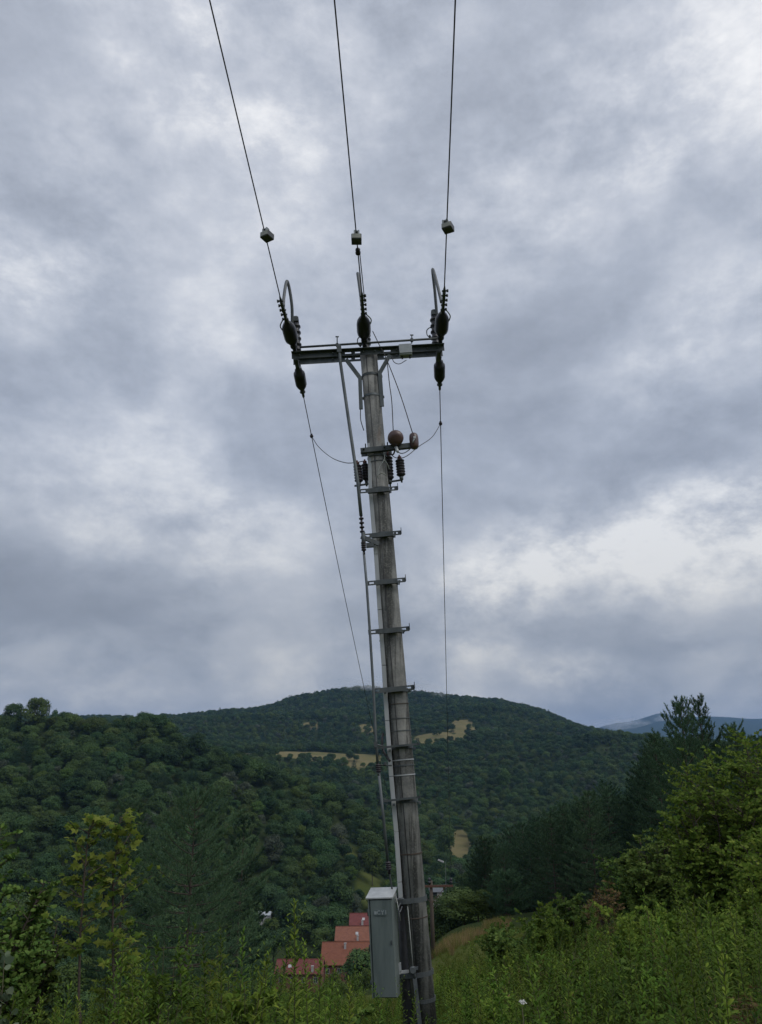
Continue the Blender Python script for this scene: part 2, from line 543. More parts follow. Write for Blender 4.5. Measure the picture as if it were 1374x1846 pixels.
sp_x = [-500, 0, 100, 200, 280, 340, 400, 450, 500, 560, 610, 650, 720, 800, 1900]
sp_y = [1270, 1290, 1293, 1299, 1303, 1322, 1344, 1360, 1376, 1402, 1432, 1462, 1505, 1560, 1560]
bh_x = [-500, 0, 290, 400, 470, 520, 600, 650, 750, 800, 900, 960, 1000, 1050, 1100, 1150, 1200, 1374, 1900]
bh_y = [1290, 1292, 1291, 1279, 1274, 1255, 1242, 1236, 1244, 1250, 1261, 1271, 1285, 1307, 1316, 1332, 1345, 1362, 1380]
di_x = [-500, 900, 1080, 1110, 1150, 1185, 1205, 1240, 1300, 1374, 1900]
di_y = [1340, 1335, 1316, 1306, 1302, 1290, 1283, 1292, 1290, 1294, 1290]
spur = crest(sp_x, sp_y, 420, 8.5)
TAB = np.array([
    [None] * 15,                                                                       # 45 : filled from the near slope
    [-36, -34, -33, -32, -31, -31, -30, -27, -22, -18.5, -16.5, -14.5, -13, -11, -7],    # 110
    [-50, -49, -48, -47, -46.5, -46, -46, -43, -37, -31, -27, -22, -20, -16, -10],       # 170
    [-50, -50, -51, -52, -52, -52, -52, -51, -49, -44, -39, -31, -25, -19, -12],         # 220
    [-20, -25, -31, -38, -44, -49, -52, -54, -54, -52, -48, -40, -30, -20, -12],         # 290
    [5, 0, -3, -10, -18, -28, -40, -50, -55, -54, -50, -42, -32, -20, -12],              # 360
    spur,                                                                                # 420
    [0, 0, -5, -16, -26, -36, -44, -50, -52, -50, -46, -38, -28, -16, -8],               # 550
    [20, 14, 8, 2, -6, -14, -20, -22, -22, -22, -24, -22, -16, -6, 0],                   # 750
    [50, 45, 40, 30, 24, 24, 26, 30, 36, 36, 30, 24, 16, 10, 10],                        # 1000
    [80, 75, 70, 68, 70, 80, 86, 90, 92, 88, 70, 46, 30, 20, 20],                        # 1350
    crest(bh_x, bh_y, 1700, 8.5),                                                        # 1700
    [40, 40, 40, 40, 40, 40, 40, 40, 40, 40, 30, 20, 10, 0, 0],                          # 2600
    [60] * 15,                                                                           # 5000
    crest(di_x, di_y, 9000, 0),                                                          # 9000
    [100] * 15], dtype=object)


def near_slope(X, Y):
    X, Y = np.asarray(X, float), np.asarray(Y, float)
    c = CX + (FPX / CP) * np.clip(X / np.maximum(Y, 0.5), -0.9, 0.9)
    s = np.clip((830 - c) / 150, 0, 1)
    return -1.62 - 0.158 * Y + 0.115 * np.clip(X, -60, 60) - 0.0012 * np.clip(Y - 6, 0, 60) ** 2 * 1.35 * s * s * (3 - 2 * s)


RNG = np.random.default_rng(5)
_WAVES = [(RNG.uniform(0, 6.28), RNG.uniform(0, 6.28), RNG.uniform(0.7, 1.4)) for _ in range(24)]


def bumps(X, Y, wl):
    s = 0
    for i, (a, p, k) in enumerate(_WAVES):
        f = 6.283 * k / wl * (1 + 0.35 * (i % 4))
        s = s + np.sin((X * math.cos(a) + Y * math.sin(a)) * f + p) / (1 + (i % 4))
    return s / 5.0


def _columns(az):
    return CX + (FPX / CP) * np.tan(np.clip(az, -0.72, 0.72))


_DISTX = np.array([-500] + list(range(0, 1901, 20)), float)
_DISTZ = np.array([tan_el(float(np.interp(c, di_x, di_y))) * 9000 for c in _DISTX])
_BHZ = np.array([tan_el(float(np.interp(c, bh_x, bh_y))) * 1700 - 8.5 for c in _DISTX])
_SPZ = np.array([tan_el(float(np.interp(c, sp_x, sp_y))) * 420 - 8.5 for c in _DISTX])


def ground_z(X, Y):
    X, Y = np.asarray(X, float), np.asarray(Y, float)
    az = np.arctan2(X, Y)
    r = np.hypot(X, Y)
    D = r * np.cos(np.clip(np.abs(az), 0, 0.72))
    cols = _columns(az)
    near = near_slope(X, np.maximum(Y, -150))
    rows = []
    for i, d in enumerate(KD):
        if i == 0:
            rows.append(near_slope(np.tan(np.clip(az, -0.72, 0.72)) * 45, 45.0))
        elif d == 420:
            rows.append(np.interp(cols, _DISTX, _SPZ))
        elif d == 1700:
            rows.append(np.interp(cols, _DISTX, _BHZ))
        elif d == 9000:
            rows.append(np.interp(cols, _DISTX, _DISTZ))
        else:
            rows.append(np.interp(cols, COLS, np.array(TAB[i], float)))
    Z = np.array([np.broadcast_to(q, X.shape) for q in rows])
    k = np.clip(np.searchsorted(KD, D) - 1, 0, len(KD) - 2)
    t = np.clip((D - KD[k]) / (KD[k + 1] - KD[k]), 0, 1)
    ts = 0.5 * t + 0.5 * t * t * (3 - 2 * t)
    zk = np.take_along_axis(Z, k[None, ...], 0)[0]
    zk1 = np.take_along_axis(Z, k[None, ...] + 1, 0)[0]
    far = zk + (zk1 - zk) * ts
    z = np.where(D < 45, near, far)
    z = np.where(np.abs(az) > 1.5, near, z)
    amp = np.interp(D, [0, 3, 30, 150, 500, 1200, 1650, 1720, 3000, 9000], [0.0, 0.05, 0.15, 0.8, 2.5, 5, 1.5, 1.5, 10, 25])
    wl = 130.0
    fold = np.interp(D, [380, 520, 750, 1250, 1560, 1700], [0, 7, 15, 15, 5, 0])
    z = z + fold * (bumps(X + 300, Y - 80, 420.0) + 0.25)
    z = z + amp * np.where(D < 200, bumps(X, Y, 22.0), np.where(D < 3000, bumps(X, Y, wl), bumps(X, Y, 1200.0)))
    return z


def gz(x, y):
    return float(ground_z(np.array([x]), np.array([y]))[0])


# open ground: hay meadows (photo column, distance, half width in columns, half depth in metres)
HAY = [(512, 830, 30, 24), (560, 848, 42, 34), (600, 852, 26, 30), (640, 838, 34, 36), (664, 850, 24, 44), (700, 1020, 20, 22), (790, 1040, 54, 50), (838, 1125, 24, 70), (440, 840, 24, 18),
       (556, 1190, 16, 18), (662, 1165, 16, 20), (824, 548, 24, 82), (900, 905, 40, 10)]
GRASS = [(612, 386, 13, 18), (638, 374, 14, 16), (668, 336, 26, 20), (660, 285, 40, 26)]
BROWN = [(812, 38, 34, 5), (850, 43, 26, 4), (884, 50, 22, 5)]


def cover(X, Y):
    az = np.arctan2(X, Y)
    D = np.hypot(X, Y) * np.cos(np.clip(np.abs(az), 0, 0.72))
    c = _columns(az)
    wob = 0.35 * bumps(X, Y, 60.0)
    out = []
    for L in (HAY, GRASS, BROWN):
        s = np.zeros_like(D)
        for (cc, dd, wc, wd) in L:
            q = ((c - cc) / wc) ** 2 + ((D - dd) / wd) ** 2 + (wob if L is not BROWN else 0.5 * bumps(X, Y, 5.0))
            s = np.maximum(s, np.clip((1.15 - q) * 4, 0, 1))
        out.append(s)
    hay = np.maximum(out[0], out[2])
    hay = np.maximum(hay, np.clip(1.3 - ((c - 1165) / 34) ** 2 - ((D - 6500) / 300) ** 2, 0, 1) * (D > 5000))
    grass = np.maximum(out[1], np.clip((45 - D) / 10, 0, 1) * (1 - out[2]))
    return hay, grass


def build_ground():
    front = np.radians(np.concatenate([np.linspace(-40, 40, 280), np.linspace(44, 316, 50)]))
    rr = np.concatenate([[0.4], np.geomspace(1.2, 150, 80), np.geomspace(156, 1900, 170), np.geomspace(1960, 14000, 46)])
    A, R = np.meshgrid(front, rr, indexing='ij')
    X, Y = R * np.sin(A), R * np.cos(A)
    Z = ground_z(X, Y)
    na, nr = X.shape
    V = np.stack([X, Y, Z], -1).reshape(-1, 3)
    i, j = np.meshgrid(np.arange(na), np.arange(nr - 1), indexing='ij')
    a = (i * nr + j).ravel(); b = (((i + 1) % na) * nr + j).ravel()
    F = np.stack([a, a + 1, b + 1, b], 1)
    me = np_mesh('ground', V, F, 'ground', smooth=True)
    hay, grass = cover(X, Y)
    colr = np.ones((na * nr, 4), np.float32)
    colr[:, 0] = hay.ravel(); colr[:, 1] = grass.ravel(); colr[:, 2] = 0
    at_ = me.color_attributes.new('cover', 'FLOAT_COLOR', 'POINT')
    at_.data.foreach_set('color', colr.ravel())
    # close the hole at the camera's feet
    o = link('ground', me)
    tag(o, 'grassy hillside falling into a wooded valley with hay meadows beyond', 'ground', kind='structure')
    bm = bmesh.new(); bm.from_mesh(me)
    bmesh.ops.holes_fill(bm, edges=[e for e in bm.edges if e.is_boundary and e.verts[0].co.xy.length < 1], sides=0)
    bm.to_mesh(me); bm.free()


build_ground()

# ------------------------------------------------------------------ the concrete pole and what is bolted to it
YP = 9.0
PT, PB = at(664.8, 640, YP), at(766, 1846, YP)
A = (PT - PB).normalized()
R = Vector((A.z, 0, -A.x))
N = Vector((0, 1, 0))
BASE = PB - A * 1.6
BASE = PB + A * ((gz(PB.x, YP) - PB.z) / A.z)
R_TOP, R_BOT = 0.113, 0.127


def axis_at(py):
    return at(664 + (766 - 664) * (py - 630) / (1846 - 630), py, YP)


def pr(py):
    return R_TOP + (R_BOT - R_TOP) * (py - 630) / 1216


pole = empty('utility_pole', BASE, 'tall leaning grey concrete pole carrying a steel crossarm and three power lines', 'utility pole')
m = MB()
L = (PT - BASE).length
m.lathe(BASE - A * 0.5, A, [(0, R_BOT), (L * 0.5, (R_TOP + R_BOT) / 2), (L + 0.5, R_TOP)], 40)
shaft = m.build('shaft', 'concrete', pole)
m = MB()     # the mould seams that run up the shaft
for an in (-0.32, 2.7):
    e = (N * -math.cos(an) + R * math.sin(an))
    m.tube([BASE + e * (R_BOT + 0.001), PT + e * (R_TOP + 0.001)], 0.004, 5)
m.build('seam', 'cable_black', shaft)


def slotted(m, a, b, wide, thick, up, slots, slot_w):
    """a flat bar from a to b with long holes: slots are (start, end) along the bar in metres"""
    a, b, up = Vector(a), Vector(b), Vector(up)
    d = (b - a).normalized()
    up = (up - d * up.dot(d)).normalized()
    Lb = (b - a).length
    s = 0.0
    for (s0, s1) in list(slots) + [(Lb, Lb)]:
        if s0 > s:
            m.beam(a + d * s, a + d * s0, wide, thick, up)
        if s1 > s0:
            k = (wide - slot_w) / 2
            for sg in (-1, 1):
                off = up * (sg * (wide - k) / 2)
                m.beam(a + d * s0 + off, a + d * s1 + off, k, thick, up)
        s = s1
    return m


# crossarm: two slotted angles that sandwich the pole top
for (p0, p1, y, mat, fl) in (((526, 642), (801, 627), YP - 0.135, 'dark_steel', -1), ((529, 653), (798, 637), YP + 0.13, 'galvanised', -1)):
    a, b = at(p0[0], p0[1], y), at(p1[0], p1[1], y)
    k = (b - a).length / (p1[0] - p0[0])
    m = MB()
    slotted(m, a, b, 0.084, 0.008, A, [((622 - p0[0]) * k, (633 - p0[0]) * k), ((640 - p0[0]) * k, (649 - p0[0]) * k), ((692 - p0[0]) * k, (704 - p0[0]) * k)], 0.024)
    d = (b - a).normalized()
    m.beam(a + A * 0.038 + N * (fl * 0.03), b + A * 0.038 + N * (fl * 0.03), 0.052, 0.008, N)
    bm_ = m.build('crossarm_beam', mat, pole)
    m = MB()
    for px in (540, 600, 655, 676, 715, 770, 790):
        c = a + d * ((px - p0[0]) * k)
        m.lathe(c - N * 0.004, -N, [(0, 0.011), (0.012, 0.011), (0.012, 0.006), (0.03, 0.006)], 6)
    m.build('bolt', 'galvanised', bm_)
m = MB()     # spacers between the two angles at their ends
for px in (533, 791):
    a = at(px, 641 if px < 600 else 627, YP - 0.13)
    m.beam(a - A * 0.03, a - A * 0.03 + N * 0.26, 0.07, 0.05, A)
m.build('end_plate', 'dark_steel', pole)

# bent braces
for pts in (((624, 648), (649, 681), (651, 736)), ((703, 640), (685, 672), (689, 731))):
    P = [at(x, y, YP - 0.115 + 0.03 * i) for i, (x, y) in enumerate(pts)]
    m = MB()
    for i in range(2):
        m.beam(P[i], P[i + 1] + (P[i + 1] - P[i]).normalized() * 0.012, 0.05, 0.03, R)
    m.tube([P[1] - N * 0.01, P[1] + N * 0.01], 0.02, 8)
    m.build('brace', 'galvanised', pole)


def band(py, tall, thick=0.006, mat='dark_steel', r_extra=0.0, name='band'):
    c = axis_at(py)
    m = MB()
    m.ring(c, A, pr(py) + 0.0015 + r_extra, tall, thick, 28)
    return m.build(name, mat, pole)


for py, tall, mt in ((680, 0.035, 'dark_steel'), (717, 0.03, 'galvanised'), (836, 0.012, 'dark_steel'), (1270, 0.006, 'wood_pole'), (1296, 0.007, 'dark_steel'),
                     (1318, 0.007, 'galvanised'), (1370, 0.012, 'light_metal'), (1380, 0.014, 'dark_steel'), (1397, 0.012, 'light_metal'), (1538, 0.014, 'wood_pole'), (1652, 0.010, 'wood_pole')):
    band(py, tall, 0.005, mt)
for py in (680, 717):       # the ears of the brace bands
    m = MB()
    for s in (-1, 1):
        m.box(axis_at(py) + R * (s * (pr(py) + 0.02)), R, N, A, 0.05, 0.012, 0.035)
    m.build('band_ear', 'galvanised', pole)
for py, tall in ((1620, 0.05), (1752, 0.045)):
    c = axis_at(py) - R * 0.062
    m = MB()
    # an oval strap that takes in pole and stub post
    vs, fs, n = [], [], 40
    for k in range(n):
        an = 2 * math.pi * k / n
        for rr in (0.0, 0.007):
            for h in (-tall / 2, tall / 2):
                vs.append(c + R * (math.cos(an) * (0.192 + rr)) - N * (math.sin(an) * (pr(py) + 0.006 + rr)) + A * h)
    for k in range(n):
        q, z = k * 4, ((k + 1) % n) * 4
        fs += [(q + 2, z + 2, z + 3, q + 3), (q, q + 1, z + 1, z), (q + 1, q + 3, z + 3, z + 1), (q, z, z + 2, q + 2)]
    m.add(vs, fs)
    m.build('strap', 'dark_steel', pole)
band(1800, 0.035, 0.006, 'dark_steel')

# step brackets: slotted angle with an upturned tip, clamped by a half ring
for (x0, y0, x1, y1) in ((646, 886, 717, 880), (653, 967, 723, 960), (661, 1052, 731, 1045), (664, 1140, 738, 1133), (672, 1246, 747, 1239), (675, 1349, 755, 1341), (686, 1445, 757, 1437)):
    yb = YP - pr(y0) - 0.055
    a, b = at(x0, y0, yb), at(x1, y1, yb)
    d = (b - a).normalized()
    Lb = (b - a).length
    k = Lb / (x1 - x0)
    m = MB()
    if y0 < 1300:
        slotted(m, a, b, 0.056, 0.006, A, [(5 * k, 13 * k), (Lb - 15 * k, Lb - 6 * k)], 0.022)
        m.beam(a + d * (17 * k) - A * 0.02 + N * 0.03, b - d * (17 * k) - A * 0.02 + N * 0.03, 0.056, 0.006, N)
    else:
        m.beam(a, b, 0.022, 0.006, A)
        slotted(m, a - A * 0.008 + N * 0.034, b - A * 0.008 + N * 0.034, 0.062, 0.006, N, [(4 * k, 13 * k), (Lb - 15 * k, Lb - 5 * k)], 0.03)
    m.beam(b + d * 0.004 - A * 0.014, b + d * 0.004 + A * 0.06, 0.05, 0.006, N)
    br = m.build('step_bracket', 'dark_steel', pole)
    m = MB()
    py = (y0 + y1) / 2 + 3
    m.ring(axis_at(py), A, pr(py) + 0.002, 0.046 if y0 < 1300 else 0.03, 0.008, 24)
    m.build('clamp_ring', 'dark_steel', br)
    m = MB()
    for s in (-1, 1):
        c = axis_at(py) + R * (s * (pr(py) + 0.018)) - N * 0.12
        m.tube([c - A * 0.02 - N * 0.05, c - A * 0.02 + N * 0.14], 0.008, 6)
        m.box(c - A * 0.022 - N * 0.03, R, N, A, 0.026, 0.012, 0.026)
    m.build('clamp_bolt', 'galvanised', br)

# pale cable trunking up the far left of the shaft
tp = [(666, 800), (668, 884), (678, 1000), (684.5, 1100), (692, 1200), (698, 1300), (705.5, 1400), (714.5, 1500), (720.5, 1590), (722.5, 1619)]
m = MB()
for i in range(len(tp) - 1):
    yb = YP - 0.05
    off = -R * 0.0
    a, b = at(*tp[i], yb), at(*tp[i + 1], yb)
    w_ = 0.05
    d = (b - a).normalized()
    m.beam(a + d * 0.002, b - d * 0.002, w_, 0.06, R)
m.build('cable_trunking', 'light_metal', pole, bevel=0.004)
m = MB()
for py, px in ((853, 667), (1155, 688.5), (1329, 700), (1496, 714), (1601, 721)):
    c = at(px, py, YP - 0.035)
    m.box(c, R, N, A, 0.056, 0.066, 0.012)
m.build('trunking_clip', 'cable_black', pole)

# arm that carries the brown insulators
a, b = at(650, 812, YP - 0.16), at(752, 801, YP - 0.16)
m = MB()
d = (b - a).normalized()
m.beam(a, b, 0.062, 0.008, A)
m.beam(a + A * 0.03 + N * 0.026, b + A * 0.03 + N * 0.026, 0.052, 0.007, N)
m.beam(a - A * 0.03 + N * 0.026, b - A * 0.03 + N * 0.026, 0.052, 0.007, N)
arm = m.build('bracket_arm', 'dark_steel', pole)
m = MB()
for px in (656, 693):
    c = at(px, 810 - (px - 650) * 0.1, YP - 0.17)
    m.lathe(c, -N, [(0, 0.014), (0.014, 0.014), (0.014, 0.007), (0.03, 0.007)], 6)
m.build('bolt', 'dark_steel', arm)
m = MB()
c = axis_at(808) + N * 0.17
m.beam(c - R * 0.2, c + R * 0.2, 0.06, 0.01, A)
for s in (-1, 1):
    m.tube([c + R * s * 0.14, c + R * s * 0.14 - N * 0.33], 0.008, 6)
m.build('back_clamp', 'dark_steel', arm)
band(826, 0.02, 0.012, 'dark_steel')

# small brackets under the arresters
for pts in (((639, 876), (668, 872)), ((703, 868.5), (726, 865))):
    m = MB()
    m.beam(at(*pts[0], YP - 0.02), at(*pts[1], YP - 0.02), 0.014, 0.035, A)
    m.build('arrester_bracket', 'dark_steel', pole)

# stub post, earth strip and lower conduit
m = MB()
s0 = at(729, 1618, YP + 0.04)
s1 = at(742, 1846, YP + 0.04)
dd = (s1 - s0).normalized()
m.lathe(s0, dd, [(0, 0.07), (0.01, 0.082), (3.2, 0.092)], 20)
m.build('stub_post', 'cable_black', pole)
m = MB()
m.tube([at(735, 1634, YP - 0.125), at(741, 1700, YP - 0.13), at(745, 1748, YP - 0.14)], 0.005, 6)
m.build('earth_wire', 'cable_pale', pole)
m = MB()
c0, c1 = at(748, 1764, YP - 0.16), at(757, 1846, YP - 0.16)
m.tube([at(745.5, 1742, YP - 0.16), c0], 0.012, 8)
m.beam(c0, c1 + (c1 - c0) * 1.6, 0.042, 0.02, R)
m.build('conduit', 'galvanised', pole)
m = MB()
c = at(744.5, 1749, YP - 0.165)
m.lathe(c + N * 0.02, -N, [(0, 0.035), (0.03, 0.035), (0.036, 0.028)], 10)
m.box(c + R * 0.03 + A * 0.015, R, N, A, 0.05, 0.03, 0.025)
m.build('earth_clamp', 'galvanised', pole)
m = MB()     # little dark box on the flank of the shaft and its wire
m.box(at(736.5, 1306, YP), R, N, A, 0.022, 0.05, 0.1)
m.build('terminal_box', 'cable_black', pole)
m = MB()
m.tube(smooth_path([at(686, 735, YP - 0.02), at(731, 1230, YP), at(737, 1300, YP), at(743, 1350, YP), at(747, 1440, YP)]), 0.004, 5)
m.build('down_wire', 'cable_black', pole)
m = MB()     # cables that bulge out of the trunking
m.tube(smooth_path([at(691, 1322, YP - 0.03), at(689, 1337, YP - 0.05), at(692, 1355, YP - 0.06), at(703, 1372, YP - 0.13)]), 0.014, 7)
m.build('cable_bend', 'cable_black', pole)

# operating shaft along the crossarm, with its two upright studs
m = MB()
a, b = at(541, 626, YP - 0.19), at(791, 610, YP - 0.19)
m.tube([a, b], 0.015, 8)
sh = m.build('operating_shaft', 'dark_steel', pole)
m = MB()
for px, py, h in ((608, 622, 18), (742.5, 613, 12)):
    m.tube([at(px, py + 6, YP - 0.19), at(px, py - h + 3, YP - 0.19)], 0.008, 6)
    m.tube([at(px - 3, py - h + 3, YP - 0.19), at(px + 3, py - h + 3, YP - 0.19)], 0.009, 6)
    m.box(at(px, py, YP - 0.19), R, N, A, 0.035, 0.035, 0.04)
m.build('shaft_stud', 'dark_steel', sh)

# ------------------------------------------------------------------ switch rod that comes down beside the pole
rod_pts = [(611, 622), (614, 655), (629, 760), (645, 868), (651, 930)]
rod_pts2 = [(656, 996), (661, 1052), (667, 1140), (673.5, 1245), (678, 1338), (681.5, 1382)]
rod_pts3 = [(683, 1392), (690, 1460), (699.5, 1558)]
yr = YP - 0.2
rod = empty('operating_rod', at(704, 1612, yr), 'thin galvanised switch rod running down beside the leaning concrete pole', 'operating rod')
for q, rad in ((rod_pts, 0.021), (rod_pts2, 0.0155), (rod_pts3, 0.0155)):
    m = MB()
    m.tube([at(x, y, yr) for x, y in q], rad, 10)
    m.build('rod_tube', 'galvanised', rod)
m = MB()
m.box(at(611.5, 630, yr), R, N, A, 0.06, 0.05, 0.1)
m.build('rod_head', 'dark_steel', rod)
for (p0, p1) in (((651, 928), (654.5, 975)), ((655, 975), (656.5, 1000)), ((681.5, 1376), (683.5, 1398)), ((699.5, 1552), (702, 1575))):
    a, b = at(*p0, yr), at(*p1, yr)
    Lc = (b - a).length
    d = b - a
    prof = [(0, 0.014)]
    n = 4
    for i in range(n):
        c = Lc * (0.15 + 0.5 * i / (n - 1))
        prof += [(c - 0.012, 0.014), (c - 0.007, 0.03), (c + 0.007, 0.03), (c + 0.012, 0.014)]
    prof += [(Lc, 0.016)]
    m = MB()
    m.lathe(a, d, prof, 12)
    m.build('rod_insulator', 'black_polymer', rod)
m = MB()
m.beam(at(651, 967, yr), at(683, 981, yr + 0.05), 0.05, 0.03, A)
m.tube([at(655, 960, yr), at(656, 985, yr)], 0.026, 10)
m.box(at(667, 983, yr + 0.03), R, N, A, 0.09, 0.05, 0.05)
m.build('rod_guide', 'dark_steel', rod)
m = MB()
m.box(at(677.5, 1342, yr), R, N, A, 0.04, 0.04, 0.06)
m.tube([at(676, 1342, yr), at(690, 1345, yr + 0.05)], 0.01, 6)
m.tube([at(682, 1379, yr), at(706, 1380, yr + 0.06)], 0.009, 6)
m.box(at(695, 1376, yr), R, N, A, 0.03, 0.03, 0.03)
m.build('rod_guide', 'dark_steel', rod)
m = MB()
m.tube([at(702, 1574, yr), at(706, 1596, yr + 0.12), at(710, 1622, yr + 0.2)], 0.009, 8)
m.build('rod_end', 'dark_steel', rod)

# ------------------------------------------------------------------ insulators, jumpers and lines
TOPY = 4.8       # the depth at which the uphill lines leave the top of the frame
phases = [dict(beam=(532, 633), top=(378, 0), ind=(481, 424), post=(536, 634, 533, 578), loop=[(527, 590), (526, 548), (518, 507), (512, 535), (511, 562)],
               clamp=(507, 543), word='left'),
          dict(beam=(657.5, 622), top=(603, 0), ind=(642.5, 428), post=(661, 632, 659, 586), loop=[(656, 580), (650, 530), (645, 493), (651, 535), (656, 566)],
               clamp=(653, 535), word='middle'),
          dict(beam=(794, 618), top=(821, 0), ind=(807, 408), post=(786, 622, 783, 566), loop=[(788, 572), (784, 525), (780, 486), (787, 508), (796, 545)],
               clamp=(801, 525), word='right')]
ends = {'left': 'left end of the crossarm', 'middle': 'middle of the crossarm, above the pole top', 'right': 'right end of the crossarm'}
for ph in phases:
    wd = ph['word']
    p0 = at(*ph['beam'], YP - 0.15)
    p1 = at(*ph['top'], TOPY)
    # the clamp's photo position fixes where the string ends
    yc = YP - 0.15 - 0.85
    pc = at(*ph['clamp'], yc)
    d = (pc - p0)
    Ls = d.length
    d = d.normalized()
    ins = empty('strain_insulator', p0, f'black capsule strain insulator pulling uphill from the {ends[wd]}', 'insulator', 'uphill strain insulators')
    m = MB()
    m.lathe(p0 - d * 0.04, d, [(0, 0.03), (0.03, 0.034), (0.05, 0.028), (0.11, 0.028), (0.12, 0.045), (0.15, 0.045), (0.17, 0.03)], 12)
    m.lathe(p0 + d * 0.12, d, [(0, 0.035), (0.05, 0.06), (0.08, 0.066), (0.09, 0.085), (0.14, 0.092), (0.28, 0.09), (0.33, 0.08), (0.38, 0.055), (0.41, 0.032), (0.45, 0.028)], 18)
    m.build('capsule', 'black_insulator', ins)
    m = MB()
    m.beam(p0 + d * 0.55, pc, 0.05, 0.035, A)
    m.lathe(pc - d * 0.02, d, [(0, 0.02), (0.05, 0.016), (0.1, 0.008)], 8)
    cl = m.build('tension_clamp', 'dark_steel', ins)
    m = MB()
    side = -R if wd == 'left' else R
    for k in range(5):
        c = p0 + d * (0.58 + 0.075 * k)
        m.tube([c - side * 0.03, c + side * 0.045], 0.012, 6)
        m.tube([c + side * 0.03, c + side * 0.05], 0.02, 6)
    m.build('clamp_bolt', 'dark_steel', cl)
    m = MB()      # pale tail of the conductor that loops back over the capsule
    s = side
    m.tube(smooth_path([pc - d * 0.3 + s * 0.04, p0 + d * 0.42 + s * 0.10 - N * 0.05, p0 + d * 0.26 + s * 0.06 - N * 0.12, p0 + d * 0.34 - s * 0.01 - N * 0.12, p0 + d * 0.5 - s * 0.02 - N * 0.06]), 0.008, 6)
    m.build('tail_wire', 'cable_pale', cl)
    # upright switch pole on the beam
    bx, by, tx, ty = ph['post']
    q0, q1 = at(bx, by, YP - 0.06), at(tx, ty, YP - 0.06)
    sw = empty('switch_post', q0, f'slim dark upright switch post standing on the {ends[wd]}', 'switch post', 'switch posts on the crossarm')
    h = (q1 - q0).length
    ud = (q1 - q0).normalized()
    prof = [(0, 0.055), (0.04, 0.055), (0.045, 0.04)]
    for k in range(4):
        z = 0.08 + (h - 0.2) * k / 3
        prof += [(z, 0.048), (z + 0.012, 0.064), (z + 0.03, 0.064), (z + 0.042, 0.048)]
    prof += [(h - 0.03, 0.036), (h, 0.036)]
    m = MB(); m.lathe(q0, ud, prof, 14); m.build('post_body', 'black_insulator', sw)
    m = MB()
    m.box(q1, R, N, A, 0.085, 0.1, 0.075)
    m.box(q1 + A * 0.045, R, N, A, 0.05, 0.06, 0.03)
    m.build('contact_head', 'dark_steel', sw, bevel=0.006)
    m = MB()
    hs = q0 + ud * (h * 0.55)
    m.tube(smooth_path([hs - R * 0.03, hs - R * 0.075 + A * 0.005, hs - R * 0.115 - A * 0.035, hs - R * 0.115 - A * 0.11, hs - R * 0.09 - A * 0.125]), 0.007, 6)
    m.lathe(hs - R * 0.085 - A * 0.15, A, [(0, 0.012), (0.02, 0.022), (0.04, 0.012)], 8)
    m.build('arcing_hook', 'dark_steel', sw)
    # stiff jumper loop
    ys = np.linspace(YP - 0.08, YP - 0.5, len(ph['loop']))
    m = MB()
    m.tube(smooth_path([at(x, y, yy) for (x, y), yy in zip(ph['loop'], ys)], 10), 0.021, 10)
    jl = m.build('jumper_loop', 'cable_grey')
    tag(jl, f'stiff grey jumper cable arching over the {ends[wd]}', 'cable', 'jumper loops above the crossarm')
    # conductor going uphill over the camera
    m = MB()
    dirw = (p1 - pc)
    pts = []
    for k in range(25):
        t = k / 24 * 6.0
        p = pc + dirw * t
        p = p + Vector((0, 0, 0.02 * t * (t - 1)))
        pts.append(p)
    m.tube(pts, 0.0075, 6)
    co = m.build('conductor', 'conductor')
    tag(co, f'{wd} one of three dark power lines rising from the crossarm over the viewer', 'power line', 'uphill power lines')
    # fault indicator hung on the line
    t = (424 if wd == 'left' else ph['ind'][1])
    best = min((k * 0.002 for k in range(300)), key=lambda q: abs(project_y(pc + dirw * q) - ph['ind'][1])) if 'project_y' in globals() else None
    if best is None:
        def project_y(v):
            f_ = v.y * CP + v.z * SP
            u_ = -v.y * SP + v.z * CP
            return CY - FPX * u_ / f_
        best = min((k * 0.002 for k in range(300)), key=lambda q: abs(project_y(pc + dirw * q) - ph['ind'][1]))
    c = pc + dirw * best
    side_word = {'left': 'leftmost line, tilted to the right', 'middle': 'middle line, its pale front facing straight out', 'right': 'rightmost line, tilted slightly left'}[wd]
    fi = empty('line_indicator', c - A * 0.1, f'small grey indicator box clipped to the {side_word}', 'line indicator', 'indicator boxes on the uphill lines')
    dw = dirw.normalized()
    yaw = {'left': 0.55, 'middle': 0.0, 'right': 0.45}[wd]
    e1 = Vector((math.cos(yaw), -math.sin(yaw) if wd == 'left' else -math.sin(yaw), 0))
    e2 = Vector((0, 0, 1)).cross(e1)
    upv = Vector((0, 0, 1))
    cb = c + e1 * (0.03 if wd == 'left' else 0.012 if wd == 'right' else 0.0) - upv * 0.04 - N * 0.02
    m = MB(); m.box(cb, e1, e2, upv, 0.115, 0.115, 0.075); m.build('box_body', 'indicator_body', fi, bevel=0.006)
    m = MB(); m.box(cb - e2 * 0.059 + upv * 0.002, e1, e2, upv, 0.1, 0.004, 0.055); m.build('box_front', 'indicator_face', fi)
    m = MB()
    ct = cb + upv * 0.075 - e1 * (0.03 if wd != 'middle' else 0.0)
    for s in (-1, 1):
        m.box(ct + e1 * (s * 0.024), e1, e2, upv, 0.016, 0.04, 0.075)
    m.box(ct + upv * 0.034 + e2 * 0.01, e1, e2, upv, 0.064, 0.04, 0.012)
    m.build('line_clip', 'box_grey', fi)
